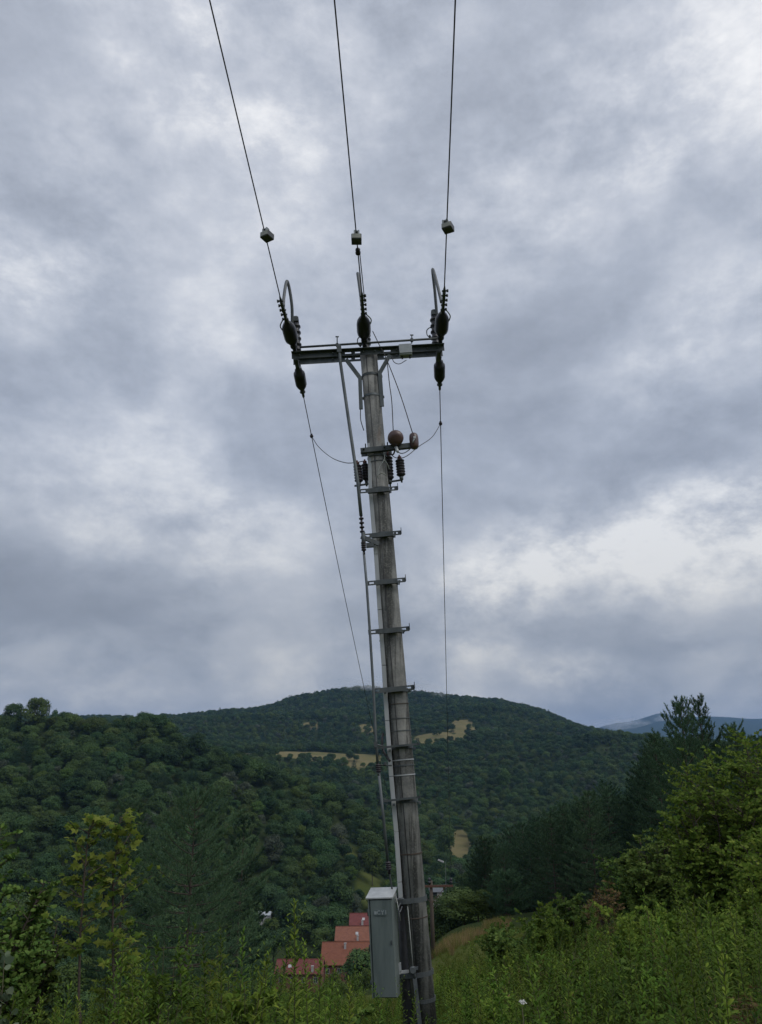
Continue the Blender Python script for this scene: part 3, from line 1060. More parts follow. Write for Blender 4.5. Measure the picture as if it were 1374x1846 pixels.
    if wd == 'middle':
        b2 = min((k * 0.002 for k in range(300)), key=lambda q: abs(project_y(pc + dirw * q) - 453))
        c = pc + dirw * b2
        ck = empty('line_clamp', c, 'small dark clamp on the middle line just below its indicator box', 'clamp')
        m = MB()
        m.lathe(c - dw * 0.05, dw, [(0, 0.012), (0.015, 0.03), (0.04, 0.032), (0.05, 0.022), (0.07, 0.03), (0.085, 0.026), (0.1, 0.01)], 10)
        m.build('clamp_body', 'black_polymer', ck)
        m = MB()
        m.tube([c - dw * 0.03 + R * 0.02, pc - d * 0.1 + R * 0.03], 0.006, 5)
        m.build('clamp_tail', 'cable_black', ck)

# downhill pair
P2 = dict(px=777, arm=1597, Y=44.0)
second_arm = at(P2['px'], P2['arm'], P2['Y'])
for (p, end, word, off) in (((537, 660), (547.5, 716), 'left', -1), ((792, 645), (793, 703), 'right', 1)):
    p0 = at(*p, YP + 0.14)
    p1 = at(*end, YP + 0.62)
    d = (p1 - p0).normalized()
    Ls = (p1 - p0).length
    ins = empty('strain_insulator', p0, f'black capsule strain insulator hanging below the {word} end of the crossarm', 'insulator', 'downhill strain insulators')
    m = MB()
    k = Ls / 0.62
    m.lathe(p0 - d * 0.05, d, [(t * k, r_) for t, r_ in [(0, 0.03), (0.06, 0.034), (0.1, 0.026), (0.12, 0.05), (0.18, 0.058), (0.19, 0.076), (0.23, 0.08), (0.42, 0.078), (0.47, 0.062), (0.53, 0.03), (0.55, 0.022)]], 18)
    m.build('capsule', 'black_insulator', ins)
    m = MB()
    m.lathe(p0 + d * (Ls - 0.13), d, [(0, 0.02), (0.03, 0.04), (0.045, 0.04), (0.055, 0.02), (0.12, 0.018), (0.14, 0.008)], 10)
    m.build('dead_end', 'dark_steel', ins)
    m = MB()
    m.tube([p0 + A * 0.04 - N * 0.02 + R * 0.03 * -off, p0 + d * 0.16 + R * 0.05 * -off], 0.005, 5)
    m.build('bond_wire', 'cable_black', ins)
    tgt = second_arm + Vector((off * 1.05, 0, 0.16))
    m = MB()
    n = 40
    pts = []
    for i in range(n + 1):
        t = (i / n) ** 1.6
        q = p1.lerp(tgt, t)
        q.z -= 0.5 * 4 * t * (1 - t)
        pts.append(q)
    m.tube(pts, 0.0065, 6)
    co = m.build('conductor', 'conductor')
    tag(co, f'thin {word} power line dropping from the crossarm down into the valley', 'power line', 'downhill power lines')
    # tap clamp and the lead that leaves it
    cy = 786 if word == 'left' else 764
    cands = [pts[0].lerp(pts[12], i / 400) for i in range(401)]
    fine = []
    for i in range(len(pts) - 1):
        for j in range(20):
            fine.append(pts[i].lerp(pts[i + 1], j / 20))
    c = min(fine, key=lambda v: abs(project_y(v) - cy))
    tcl = empty('tap_clamp', c, f'small dark tap clamp on the {word} downhill line with a lead sagging to the pole', 'clamp', 'tap clamps on the downhill lines')
    m = MB()
    m.lathe(c - d * 0.03, d, [(0, 0.01), (0.015, 0.026), (0.04, 0.026), (0.06, 0.01)], 8)
    m.box(c + A * 0.02, R, N, A, 0.03, 0.03, 0.03)
    m.build('clamp_body', 'black_polymer', tcl)
    m = MB()
    if word == 'left':
        m.tube(smooth_path([c, at(575, 806, c.y - 0.2), at(598, 825, 9.5), at(622, 834, 9.15), at(640, 834, 9.0), at(656, 831, 9.0)]), 0.0055, 6)
    else:
        m.tube(smooth_path([c, at(779, 788, c.y - 0.25), at(755, 805, 9.4), at(735, 821, 9.05), at(722, 826, 8.98), at(711, 824, 8.98), at(704, 817, 8.98)]), 0.0055, 6)
    m.build('lead', 'cable_black', tcl)


def arrester(name_loc, p0, p1, rad, n, label):
    a, b = at(*p0, name_loc), at(*p1, name_loc)
    d = (b - a).normalized()
    Ls = (b - a).length
    t = empty('surge_arrester', b, label, 'surge arrester', 'surge arresters on the pole')
    prof = [(0, rad * 0.5)]
    for i in range(n):
        z = Ls * (0.1 + 0.78 * i / (n - 1))
        g = Ls * 0.78 / (n - 1)
        prof += [(z - g * 0.45, rad * 0.72), (z - g * 0.12, rad), (z + g * 0.12, rad), (z + g * 0.45, rad * 0.72)]
    prof += [(Ls, rad * 0.5)]
    prof = sorted(prof, key=lambda q: q[0])
    m = MB(); m.lathe(a, d, prof, 16); m.build('ribbed_body', 'black_polymer', t)
    m = MB(); m.lathe(a - d * 0.06, d, [(0, 0.01), (0.02, 0.012), (0.025, 0.026), (0.065, 0.028)], 10); m.build('red_cap', 'red_cap', t)
    m = MB(); m.lathe(b - d * 0.005, d, [(0, rad * 0.45), (0.05, rad * 0.42), (0.055, 0.012), (0.085, 0.012)], 10); m.build('foot', 'dark_steel', t)


arrester(YP - 0.02, (720.5, 828), (723.5, 859), 0.058, 6, 'black ribbed surge arrester hanging clear of the pole below the brown insulators')
arrester(YP - 0.02, (644.5, 838), (647.5, 870), 0.055, 6, 'black ribbed surge arrester hanging clear on the rod side of the pole')
arrester(YP + 0.06, (658, 836), (660.5, 866), 0.05, 6, 'black ribbed surge arrester half hidden against the rod side of the shaft')
arrester(YP + 0.02, (700, 822), (703, 866), 0.055, 7, 'long black ribbed surge arrester tight against the shaft beside the brown insulators')

# brown insulators on the arm
c = at(713, 790, YP - 0.17)
t = empty('bell_insulator', c - A * 0.1, 'round brown porcelain insulator seen face on, on the short bracket arm', 'insulator')
m = MB()
ax = (-N * 0.9 - A * 0.35).normalized()
m.lathe(c - ax * 0.11, ax, [(0, 0.05), (0.04, 0.088), (0.11, 0.1), (0.17, 0.102), (0.2, 0.096), (0.222, 0.08), (0.236, 0.05), (0.24, 0.02)], 24)
m.build('porcelain', 'brown_porcelain', t)
m = MB()
c2 = at(714, 806, YP - 0.2)
m.lathe(c2, -A - N * 0.3 + R * 0.2, [(0, 0.022), (0.07, 0.02), (0.09, 0.012)], 10)
m.build('terminal', 'light_metal', t)
c = at(746.5, 795, YP - 0.17)
t = empty('bell_insulator', c - A * 0.1, 'oblong brown porcelain insulator at the outer tip of the bracket arm', 'insulator')
m = MB()
m.lathe(c - A * 0.105, A, [(0, 0.035), (0.02, 0.052), (0.06, 0.058), (0.14, 0.06), (0.18, 0.055), (0.2, 0.045), (0.215, 0.02)], 20)
m.build('porcelain', 'brown_porcelain', t)
m = MB()
m.box(at(747.5, 789, YP - 0.235), R, N, A, 0.03, 0.03, 0.03)
m.tube([at(748, 789, YP - 0.24), at(744, 798, YP - 0.24)], 0.008, 6)
m.build('terminal', 'light_metal', t)


def wire(pts, rad, mat, label, group=None, n=8, name='wire'):
    m = MB()
    m.tube(smooth_path([at(*p) for p in pts], n), rad, 6)
    return tag(m.build(name, mat), label, 'wire', group)


wire([(698, 650, 8.9), (702, 690, 8.87), (706.5, 725, 8.85), (709, 776, 8.82)], 0.006, 'cable_black', 'thin wire from the crossarm down to the round brown insulator')
wire([(672, 597, 8.85), (684, 622, 8.83), (698, 650, 8.8), (722, 712, 8.8), (744, 781, 8.8)], 0.006, 'cable_black', 'thin straight wire from the pole head down to the oblong brown insulator')
wire([(706, 640, 8.8), (710, 652, 8.78), (720, 656, 8.78), (733, 649, 8.78)], 0.005, 'cable_black', 'short drooping wire under the grey box on the crossarm')
wire([(650, 738, 8.95), (650.5, 757, 8.95), (656, 776, 8.95)], 0.006, 'cable_black', 'short wire from the foot of the left brace to the shaft')
wire([(714, 812, 8.8), (722, 817, 8.8), (730, 816, 8.8), (739, 810, 8.82)], 0.006, 'cable_grey', 'short sagging lead between the two brown insulators')
wire([(712, 813, 8.84), (709, 819, 8.82), (704, 819.5, 8.84), (701, 816, 8.86)], 0.011, 'cable_black', 'thick black lead curling below the round brown insulator')
wire([(692, 815, 8.86), (693, 828, 8.83), (684, 842, 8.82), (681, 858, 8.82), (683, 862, 8.85)], 0.006, 'cable_pale', 'pale loose cable curling down the front of the shaft', n=10)
wire([(692, 829, 8.86), (698, 836, 8.86), (702, 846, 8.9)], 0.007, 'cable_pale', 'short pale cable bending round the right flank of the shaft')
wire([(683, 856, 8.85), (688, 853, 8.84), (696, 857, 8.87)], 0.006, 'cable_pale', 'short pale cable arching low across the shaft above the top step')

# grey junction box on the crossarm
c = at(731, 633, YP - 0.21)
jb = empty('junction_box', c - A * 0.09, 'light grey junction box fixed to the crossarm right of the pole', 'junction box')
m = MB(); m.box(c, R, N, A, 0.16, 0.09, 0.15); m.build('box_body', 'box_grey', jb, bevel=0.006)
m = MB(); m.box(c - N * 0.05 + A * 0.012, R, N, A, 0.168, 0.014, 0.135); m.build('cover', 'box_grey', jb, bevel=0.004)
m = MB()
for s in (-1, 1):
    m.lathe(c + R * (0.05 * s) - A * 0.075, -A, [(0, 0.014), (0.03, 0.014), (0.04, 0.008)], 8)
m.build('cable_gland', 'cable_black', jb)

# ------------------------------------------------------------------ control cabinet
yaw = math.radians(13)
er = (R * math.cos(yaw) - N * math.sin(yaw))
eb = A.cross(er)                                  # towards the back
top_c = at(684.5, 1621, 8.78)
bot_c = at(693.5, 1800, 8.78)
H = (top_c - bot_c).length
ea = (top_c - bot_c).normalized()
er = (er - ea * er.dot(ea)).normalized()
eb = ea.cross(er)
cab = empty('control_cabinet', bot_c, 'tall narrow grey metal cabinet strapped to the pole above the weeds', 'cabinet')
mid = (top_c + bot_c) / 2
WC, DC = 0.262, 0.20
m = MB(); m.box(mid + eb * (DC / 2 + 0.014), er, eb, ea, WC, DC, H); m.build('cabinet_body', 'cabinet_side', cab, bevel=0.006)
m = MB()
m.box(mid + er * 0.014 - eb * 0.002, er, eb, ea, WC - 0.032, 0.018, H - 0.02)
door = m.build('door', 'cabinet_paint', cab, bevel=0.004)
m = MB(); m.box(mid - er * (WC / 2 - 0.011) + eb * 0.004, er, eb, ea, 0.012, 0.02, H - 0.004); m.build('door_post', 'cabinet_side', cab)
m = MB()
lid0 = top_c + ea * 0.006
lo, hi = lid0 - eb * 0.02, lid0 + eb * (DC + 0.03) + ea * 0.062
hw = WC / 2 + 0.014
vs = [lo - er * hw, lo + er * hw, hi + er * hw, hi - er * hw]
vs = vs + [v + ea * 0.012 for v in vs]
m.add(vs, [(0, 1, 2, 3), (7, 6, 5, 4), (0, 4, 5, 1), (1, 5, 6, 2), (2, 6, 7, 3), (3, 7, 4, 0)])
m.add([lid0 - er * WC / 2 + eb * 0.03, lid0 + er * WC / 2 + eb * 0.03, lid0 + er * WC / 2 + eb * DC, lid0 - er * WC / 2 + eb * DC,
       hi - er * WC / 2 - eb * 0.04 - ea * 0.004, hi + er * WC / 2 - eb * 0.04 - ea * 0.004], [(0, 1, 5, 4), (0, 4, 3), (1, 2, 5), (3, 4, 5, 2)])
m.build('lid', 'cabinet_lid', cab)
pc_ = at(684.5, 1645.5, 8.765)
m = MB(); m.box(pc_ + er * 0.012, er, eb, ea, 0.115, 0.004, 0.052)
plate = m.build('name_plate', 'plate_dull', door)

m = MB(); m.box(pc_ - er * 0.044 - eb * 0.003, er, eb, ea, 0.026, 0.003, 0.03); m.build('smudge', 'plate_letters', plate)
fc = bpy.data.curves.new('lettering', 'FONT')
fc.body = 'CY1'
fc.size = 0.052
fc.extrude = 0.001
fc.offset = 0.0012
fc.space_character = 1.25
fc.align_x = 'CENTER'
fc.align_y = 'CENTER'
fc.materials.append(MATS['plate_letters'])
tmp = bpy.data.objects.new('lettering_curve', fc)
COL.objects.link(tmp)
bpy.context.view_layer.update()
lm = bpy.data.meshes.new_from_object(tmp.evaluated_get(bpy.context.evaluated_depsgraph_get()))
bpy.data.objects.remove(tmp)
ft = link('lettering', lm, plate)
rot = Matrix((er, ea, -eb)).transposed().to_4x4()
loc = pc_ + er * 0.026 - eb * 0.004
ft.matrix_local = Matrix.Translation(loc - cab.location) @ rot
m = MB()
m.box(mid + er * 0.105 - eb * 0.014 + ea * 0.05, er, eb, ea, 0.012, 0.008, 0.04)
m.lathe(mid + er * 0.105 - eb * 0.012 + ea * 0.05, -eb, [(0, 0.008), (0.012, 0.008)], 8)
m.build('lock', 'dark_steel', door)
for k in (-0.36, 0.0, 0.36):
    m = MB(); m.lathe(mid - er * (WC / 2 + 0.002) + ea * (k * H - 0.03) + eb * 0.006, ea, [(0, 0.007), (0.06, 0.007)], 8); m.build('hinge', 'dark_steel', cab)
for py, px in ((1614, 712), (1743, 720.5)):
    m = MB()
    cc = at(px, py, 8.92)
    m.box(cc, R, N, A, 0.034, 0.05, 0.07)
    m.beam(cc - A * 0.05 - R * 0.06 - N * 0.02, cc - A * 0.05 + R * 0.09 + N * 0.02, 0.026, 0.03, A)
    m.build('mounting_lug', 'light_metal', cab)
m = MB(); m.tube([at(714, 1617, 8.85), at(718, 1636, 8.83), at(722, 1660, 8.84)], 0.006, 6); m.build('loose_strap', 'cable_pale', cab)
m = MB(); m.tube(smooth_path([at(722, 1628, 8.86), at(718, 1638, 8.83), at(721, 1644, 8.83), at(725, 1634, 8.86)]), 0.006, 6); m.build('cable_bend', 'cable_grey', cab)

# ------------------------------------------------------------------ foliage templates and plant builders
T_QUAD = (np.array([[0, 0, 0], [0.5, 0.36, 0.10], [1, 0, 0], [0.5, -0.36, 0.10]]), np.array([[0, 1, 2], [0, 2, 3]]))
T_LANCE = (np.array([[0, 0, 0], [0.35, 0.13, 0.05], [0.35, -0.13, 0.05], [0.75, 0.09, 0.0], [0.75, -0.09, 0.0], [1, 0, -0.10]]),
           np.array([[0, 2, 1], [1, 2, 4], [1, 4, 3], [3, 4, 5]]))
T_OVAL = (np.array([[0, 0, 0], [0.3, 0.30, 0.06], [0.3, -0.30, 0.06], [0.7, 0.26, 0.02], [0.7, -0.26, 0.02], [1, 0, -0.06]]),
          np.array([[0, 2, 1], [1, 2, 4], [1, 4, 3], [3, 4, 5]]))
_ml = [(0.0, 0.0), (0.05, 0.34), (0.26, 0.22), (0.48, 0.52), (0.58, 0.20), (1.0, 0.0), (0.58, -0.20), (0.48, -0.52), (0.26, -0.22), (0.05, -0.34)]
T_MAPLE = (np.array([[0.30, 0, 0.03]] + [[x, y, -0.25 * abs(y) - 0.1 * x * x] for x, y in _ml]),
           np.array([[0, i, i + 1] for i in range(1, 10)] + [[0, 10, 1]]))
T_NEEDLE = (np.array([[0, 0.5, 0], [0, -0.5, 0], [1, 0, 0]]), np.array([[0, 1, 2]]))
T_BLADE = (np.array([[0, 0.5, 0], [0, -0.5, 0], [0.55, 0.4, 0.02], [0.55, -0.4, 0.02], [1, 0, -0.12]]), np.array([[0, 1, 3], [0, 3, 2], [2, 3, 4]]))


def unit(v):
    return v / np.maximum(np.linalg.norm(v, axis=-1, keepdims=True), 1e-9)


def scatter(tpl, o, d, nrm, size, width=1.0):
    """copies of a leaf template: origins o, leaf axes d, normals nrm, lengths size, width factor"""
    tv, tf = tpl
    d = unit(d)
    nrm = unit(nrm - d * (nrm * d).sum(-1, keepdims=True))
    b = np.cross(nrm, d)
    size = np.asarray(size).reshape(-1, 1, 1) * np.ones((len(o), 1, 1))
    wd = np.asarray(width).reshape(-1, 1, 1) * np.ones((len(o), 1, 1))
    V = o[:, None, :] + size * (tv[None, :, 0:1] * d[:, None, :] + wd * tv[None, :, 1:2] * b[:, None, :] + tv[None, :, 2:3] * nrm[:, None, :])
    F = tf[None, :, :] + (np.arange(len(o)) * len(tv))[:, None, None]
    return V.reshape(-1, 3), F.reshape(-1, 3)


def join_arr(parts):
    V, F, o = [], [], 0
    for v, f in parts:
        V.append(v); F.append(f + o); o += len(v)
    return np.concatenate(V), np.concatenate(F)


def np_tube(pts, rs, n=6):
    pts = np.asarray(pts, float)
    rs = np.asarray(rs, float)
    d = unit(np.gradient(pts, axis=0))
    ref = np.array([1.0, 0.13, 0.05]) if abs(d[0, 0]) < 0.8 else np.array([0.0, 1.0, 0.1])
    u = unit(np.cross(d, ref))
    v = np.cross(d, u)
    an = np.linspace(0, 2 * np.pi, n, endpoint=False)
    V = pts[:, None, :] + rs[:, None, None] * (np.cos(an)[None, :, None] * u[:, None, :] + np.sin(an)[None, :, None] * v[:, None, :])
    F = []
    for i in range(len(pts) - 1):
        for k in range(n):
            a, b = i * n + k, i * n + (k + 1) % n
            F += [(a, b, b + n), (a, b + n, a + n)]
    return V.reshape(-1, 3), np.array(F)


def rand_dirs(rng, n):
    return unit(rng.normal(size=(n, 3)))


def crown_mesh(seed, H, RX, nclump, nleaf, q, mat, base=0.25, cone=0.0):
    """a broadleaf crown: leaf sprays spread over many uneven clumps"""
    rng = np.random.default_rng(seed)
    zc, rz = H * (base + 1) / 2, H * (1 - base) / 2
    C = rand_dirs(rng, nclump) * (rng.uniform(0.35, 0.95, (nclump, 1)) ** 0.6)
    C[:, 2] = np.abs(C[:, 2]) * np.sign(rng.uniform(-0.55, 1, nclump))
    shrink = 1 - cone * (C[:, 2] * 0.5 + 0.5)
    rad = RX * rng.uniform(0.26, 0.46, nclump)
    P = np.stack([C[:, 0] * (RX - rad * 0.7) * shrink, C[:, 1] * (RX - rad * 0.7) * shrink, zc + C[:, 2] * (rz - rad * 0.6)], 1)
    k = rng.choice(nclump, nleaf, p=rad ** 2 / (rad ** 2).sum())
    dr = rand_dirs(rng, nleaf)
    dr[:, 2] = np.where(dr[:, 2] < -0.35, -dr[:, 2], dr[:, 2])
    rr = rad[k] * rng.uniform(0.62, 1.12, nleaf)
    o = P[k] + dr * rr[:, None] * np.array([1, 1, 0.8])
    nrm = unit(dr + 0.45 * rand_dirs(rng, nleaf) + np.array([0, 0, 0.25]))
    ax = unit(np.cross(nrm, rand_dirs(rng, nleaf)))
    V, F = scatter(T_QUAD, o - ax * q * 0.5, ax, nrm, q * rng.uniform(0.6, 1.3, nleaf), rng.uniform(0.8, 1.3, nleaf))
    V[:, 2] = np.maximum(V[:, 2], 0.05)
    return np_mesh('crown', V, F, mat)


def trunk_mesh(seed, H, r, limbs=5, mat='bark', spread=0.25):
    rng = np.random.default_rng(seed)
    zs = np.linspace(-0.4, H * 0.8, 7)
    pts = np.stack([rng.normal(0, 0.012 * H, 7).cumsum() * 0.5, rng.normal(0, 0.012 * H, 7).cumsum() * 0.5, zs], 1)
    parts = [np_tube(pts, np.linspace(r, r * 0.25, 7), 7)]
    for i in range(limbs):
        z0 = H * rng.uniform(0.25, 0.6)
        b = np.array([np.interp(z0, zs, pts[:, j]) for j in range(3)])
        an = rng.uniform(0, 6.28)
        e = np.array([math.cos(an), math.sin(an), 0.9])
        L_ = H * spread * rng.uniform(0.7, 1.2)
        parts.append(np_tube([b, b + e * L_ * 0.5, b + e * L_ + np.array([0, 0, 0.1 * L_])], [r * 0.45, r * 0.3, r * 0.1], 5))
    V, F = join_arr(parts)
    return np_mesh('trunk', V, F, mat, smooth=True)


def pine_meshes(seed, H, RX, detail=1.0, candle=0.0, nwid=0.24):
    """whorls of up-curving branches set with needle tufts"""
    rng = np.random.default_rng(seed)
    nw = int(13 * detail ** 0.3 + H * 0.6)
    wood = []
    zs = np.linspace(-0.4, H, 9)
    ptsT = np.stack([rng.normal(0, 0.02, 9).cumsum(), rng.normal(0, 0.02, 9).cumsum(), zs], 1)
    wood.append(np_tube(ptsT, np.linspace(0.011 * H, 0.012, 9), 7))
    O, Dv, S = [], [], []
    for i in range(nw):
        f = 0.10 + 0.9 * (i + rng.uniform(-0.3, 0.3)) / nw
        f = min(max(f, 0.06), 0.995)
        z0 = H * f
        b = np.array([np.interp(z0, zs, ptsT[:, 0]), np.interp(z0, zs, ptsT[:, 1]), z0])
        reach = RX * (min(1.0, 1.35 * (1 - f) ** 0.75) * (0.75 + 0.25 * min(1, f * 4)) + 0.06)
        nb = rng.integers(4, 7)
        a0 = rng.uniform(0, 6.28)
        for j in range(nb):
            an = a0 + 6.283 * j / nb + rng.uniform(-0.35, 0.35)
            L_ = reach * rng.uniform(0.65, 1.15)
            up = 0.12 + 0.9 * f ** 2 + candle * f
            e = np.array([math.cos(an), math.sin(an), 0.0])
            t = np.linspace(0, 1, 6)[:, None]
            br = b + e * (L_ * t) + np.array([0, 0, 1]) * (L_ * (up * 0.55 * t + 0.45 * up * t ** 2 - 0.10 * (1 - f) * np.sin(np.pi * t)))
            wood.append(np_tube(br, np.linspace(0.012 + 0.006 * L_, 0.005, 6), 4))
            nt = max(6, int(L_ * 22 * detail))
            tt = rng.uniform(0.18, 1.0, nt) ** 0.8
            pos = np.stack([np.interp(tt, t[:, 0], br[:, q]) for q in range(3)], 1)
            side = np.cross(e, [0, 0, 1.0])
            sw = rng.uniform(-1, 1, nt)
            lat = 0.30 * L_ * (1.05 - tt) + 0.07
            pos = pos + side[None, :] * (sw * lat)[:, None] + np.array([0, 0, 1.0]) * (rng.uniform(-0.03, 0.10, nt) * (0.5 + L_ * 0.3))[:, None] + e[None, :] * (np.abs(sw) * lat * 0.5)[:, None]
            O.append(pos)
            Dv.append(unit(e[None, :] * 0.7 + side[None, :] * (sw * 0.7)[:, None] + np.array([0, 0, 0.55 + up]) + rng.normal(0, 0.25, (nt, 3))))
            S.append(np.full(nt, 0.17))
    # leader
    nt = int(26 * detail)
    O.append(np.stack([np.full(nt, ptsT[-1, 0]), np.full(nt, ptsT[-1, 1]), rng.uniform(0.9, 1.0, nt) * H], 1))
    Dv.append(unit(rng.normal(0, 0.5, (nt, 3)) + [0, 0, 1.0])); S.append(np.full(nt, 0.14))
    O, Dv, S = np.concatenate(O), np.concatenate(Dv), np.concatenate(S)
    nb = 9
    o = np.repeat(O, nb, 0); d = np.repeat(Dv, nb, 0); s = np.repeat(S, nb)
    spread = unit(d + 0.75 * rand_dirs(rng, len(o)))
    o = o + d * (rng.uniform(-0.06, 0.10, len(o)))[:, None]
    V, F = scatter(T_NEEDLE, o, spread, rand_dirs(rng, len(o)), s * rng.uniform(0.7, 1.2, len(o)) * (1.0 / detail ** 0.35), nwid / detail ** 0.2)
    wv_, wf_ = join_arr(wood)
    return np_mesh('crown', V, F, 'needles'), np_mesh('trunk', wv_, wf_, 'bark', smooth=True)


def bush_meshes(seed, H, RX, nstem, ntwig, per, leaf, tpl, mat, width=1.0, low=0.12, stem_r=0.02):
    """stems that fork into twigs with leaves set along them"""
    rng = np.random.default_rng(seed)
    wood, O, Dv, Nn = [], [], [], []
    for i in range(nstem):
        an = rng.uniform(0, 6.283)
        sp_ = RX * math.sqrt(rng.uniform(0.0, 1.0)) * 0.8
        hh = H * rng.uniform(0.62, 1.0) * (1 - 0.35 * (sp_ / (RX + 1e-6)) ** 2)
        t = np.linspace(0, 1, 7)[:, None]
        e = np.array([math.cos(an), math.sin(an), 0])
        st_ = e * (sp_ * t ** 1.3) + np.array([0, 0, 1]) * (hh * t) + rng.normal(0, 0.015 * H, (7, 3)) * t
        wood.append(np_tube(st_, np.linspace(stem_r, stem_r * 0.2, 7), 5))
        for j in range(ntwig):
            f = low + (1 - low) * rng.uniform(0, 1) ** 0.8
            p = np.array([np.interp(f, t[:, 0], st_[:, q]) for q in range(3)])
            a2 = an + rng.normal(0, 1.3)
            L_ = RX * rng.uniform(0.25, 0.55) * (1.15 - 0.6 * f)
            g = np.array([math.cos(a2), math.sin(a2), rng.uniform(0.15, 1.0)])
            tw = p + g * (L_ * np.linspace(0, 1, 4)[:, None]) - np.array([0, 0, 0.18]) * (L_ * np.linspace(0, 1, 4)[:, None] ** 2)
            wood.append(np_tube(tw, np.linspace(stem_r * 0.3, stem_r * 0.1, 4), 3))
            tt = rng.uniform(0.15, 1.05, per)
            pos = p + g * (L_ * tt)[:, None] - np.array([0, 0, 0.18]) * (L_ * tt ** 2)[:, None]
            sd = np.cross(g, [0, 0, 1.0]); sd = sd / (np.linalg.norm(sd) + 1e-6)
            sg = np.where(np.arange(per) % 2 == 0, 1, -1)
            O.append(pos)
            Dv.append(unit(g) * 0.5 + sd * (sg * rng.uniform(0.4, 1.0, per))[:, None] + rng.normal(0, 0.3, (per, 3)))
            Nn.append(np.array([0, 0, 0.7]) + 0.9 * unit(pos * [1, 1, 0] + 1e-3) + 0.5 * rng.normal(0, 0.7, (per, 3)))
    O, Dv, Nn = np.concatenate(O), np.concatenate(Dv), np.concatenate(Nn)
    V, F = scatter(tpl, O, Dv, Nn, leaf * rng.uniform(0.6, 1.25, len(O)), width)
    wv_, wf_ = join_arr(wood)
    return np_mesh('leaves', V, F, mat), np_mesh('stems', wv_, wf_, 'weed_stem' if stem_r < 0.012 else 'bark', smooth=True)


def stalk_meshes(seed, H, nleaf, leaf, tpl=T_LANCE, width=1.0, mat='weed_leaves', plume=0):
    """a single upright weed stalk with leaves all the way up"""
    rng = np.random.default_rng(seed)
    z = np.linspace(0, 1, 8)[:, None]
    lean = rng.normal(0, 0.07, 3) * [1, 1, 0]
    st_ = np.array([0, 0, 1]) * (H * z) + lean * H * z ** 2
    wv_, wf_ = np_tube(st_, np.linspace(0.006, 0.002, 8), 4)
    f = np.linspace(0.12, 1.0, nleaf)
    p = np.stack([np.interp(f, z[:, 0], st_[:, q]) for q in range(3)], 1)
    an = np.arange(nleaf) * 2.39996 + rng.normal(0, 0.25, nleaf)
    rise = 0.35 + 0.9 * f ** 3 + rng.normal(0, 0.18, nleaf)
    d = np.stack([np.cos(an), np.sin(an), rise], 1)
    nn = np.stack([-np.cos(an) * 0.5, -np.sin(an) * 0.5, np.ones(nleaf)], 1) + rng.normal(0, 0.2, (nleaf, 3))
    size = leaf * (0.55 + 0.75 * np.sin(np.pi * np.clip(f * 0.85 + 0.12, 0, 1))) * rng.uniform(0.8, 1.2, nleaf)
    parts = [scatter(tpl, p, d, nn, size, width)]
    # short side shoots
    for i in range(plume):
        f0 = rng.uniform(0.5, 0.95)
        b = np.array([np.interp(f0, z[:, 0], st_[:, q]) for q in range(3)])
        a2 = rng.uniform(0, 6.28)
        g = np.array([math.cos(a2) * 0.6, math.sin(a2) * 0.6, 1.0])
        k = 9
        q = b + g * (np.linspace(0.02, 0.16, k)[:, None])
        aa = np.arange(k) * 2.4
        dd_ = np.stack([np.cos(aa), np.sin(aa), np.full(k, 0.6)], 1)
        parts.append(scatter(tpl, q, dd_, np.tile([0, 0, 1.0], (k, 1)) + rng.normal(0, 0.2, (k, 3)), leaf * 0.55, width))
    V, F = join_arr(parts)
    return np_mesh('leaves', V, F, mat), np_mesh('stem', wv_, wf_, 'weed_stem', smooth=True)


def tuft_mesh(seed, n, H, wd, mat):
    rng = np.random.default_rng(seed)
    an = rng.uniform(0, 6.283, n)
    d = np.stack([np.cos(an) * 0.45, np.sin(an) * 0.45, np.ones(n)], 1) + rng.normal(0, 0.15, (n, 3))
    o = np.stack([np.cos(an), np.sin(an), np.zeros(n)], 1) * rng.uniform(0, 0.09, n)[:, None]
    V, F = scatter(T_BLADE, o, d, np.stack([np.cos(an), np.sin(an), np.full(n, 0.4)], 1), H * rng.uniform(0.5, 1.1, n), wd / H)
    return np_mesh('blades', V, F, mat)


def plant(name, loc, parts, label, cat, group=None, rz=0.0, s=1.0, sz=None):
    """an Empty at the foot with shared-mesh children"""
    e = empty(name, loc, label, cat, group)
    e.rotation_euler = (0, 0, rz)
    e.scale = (s, s, sz or s)
    for pn, me in parts:
        link(pn, me, e)
    return e


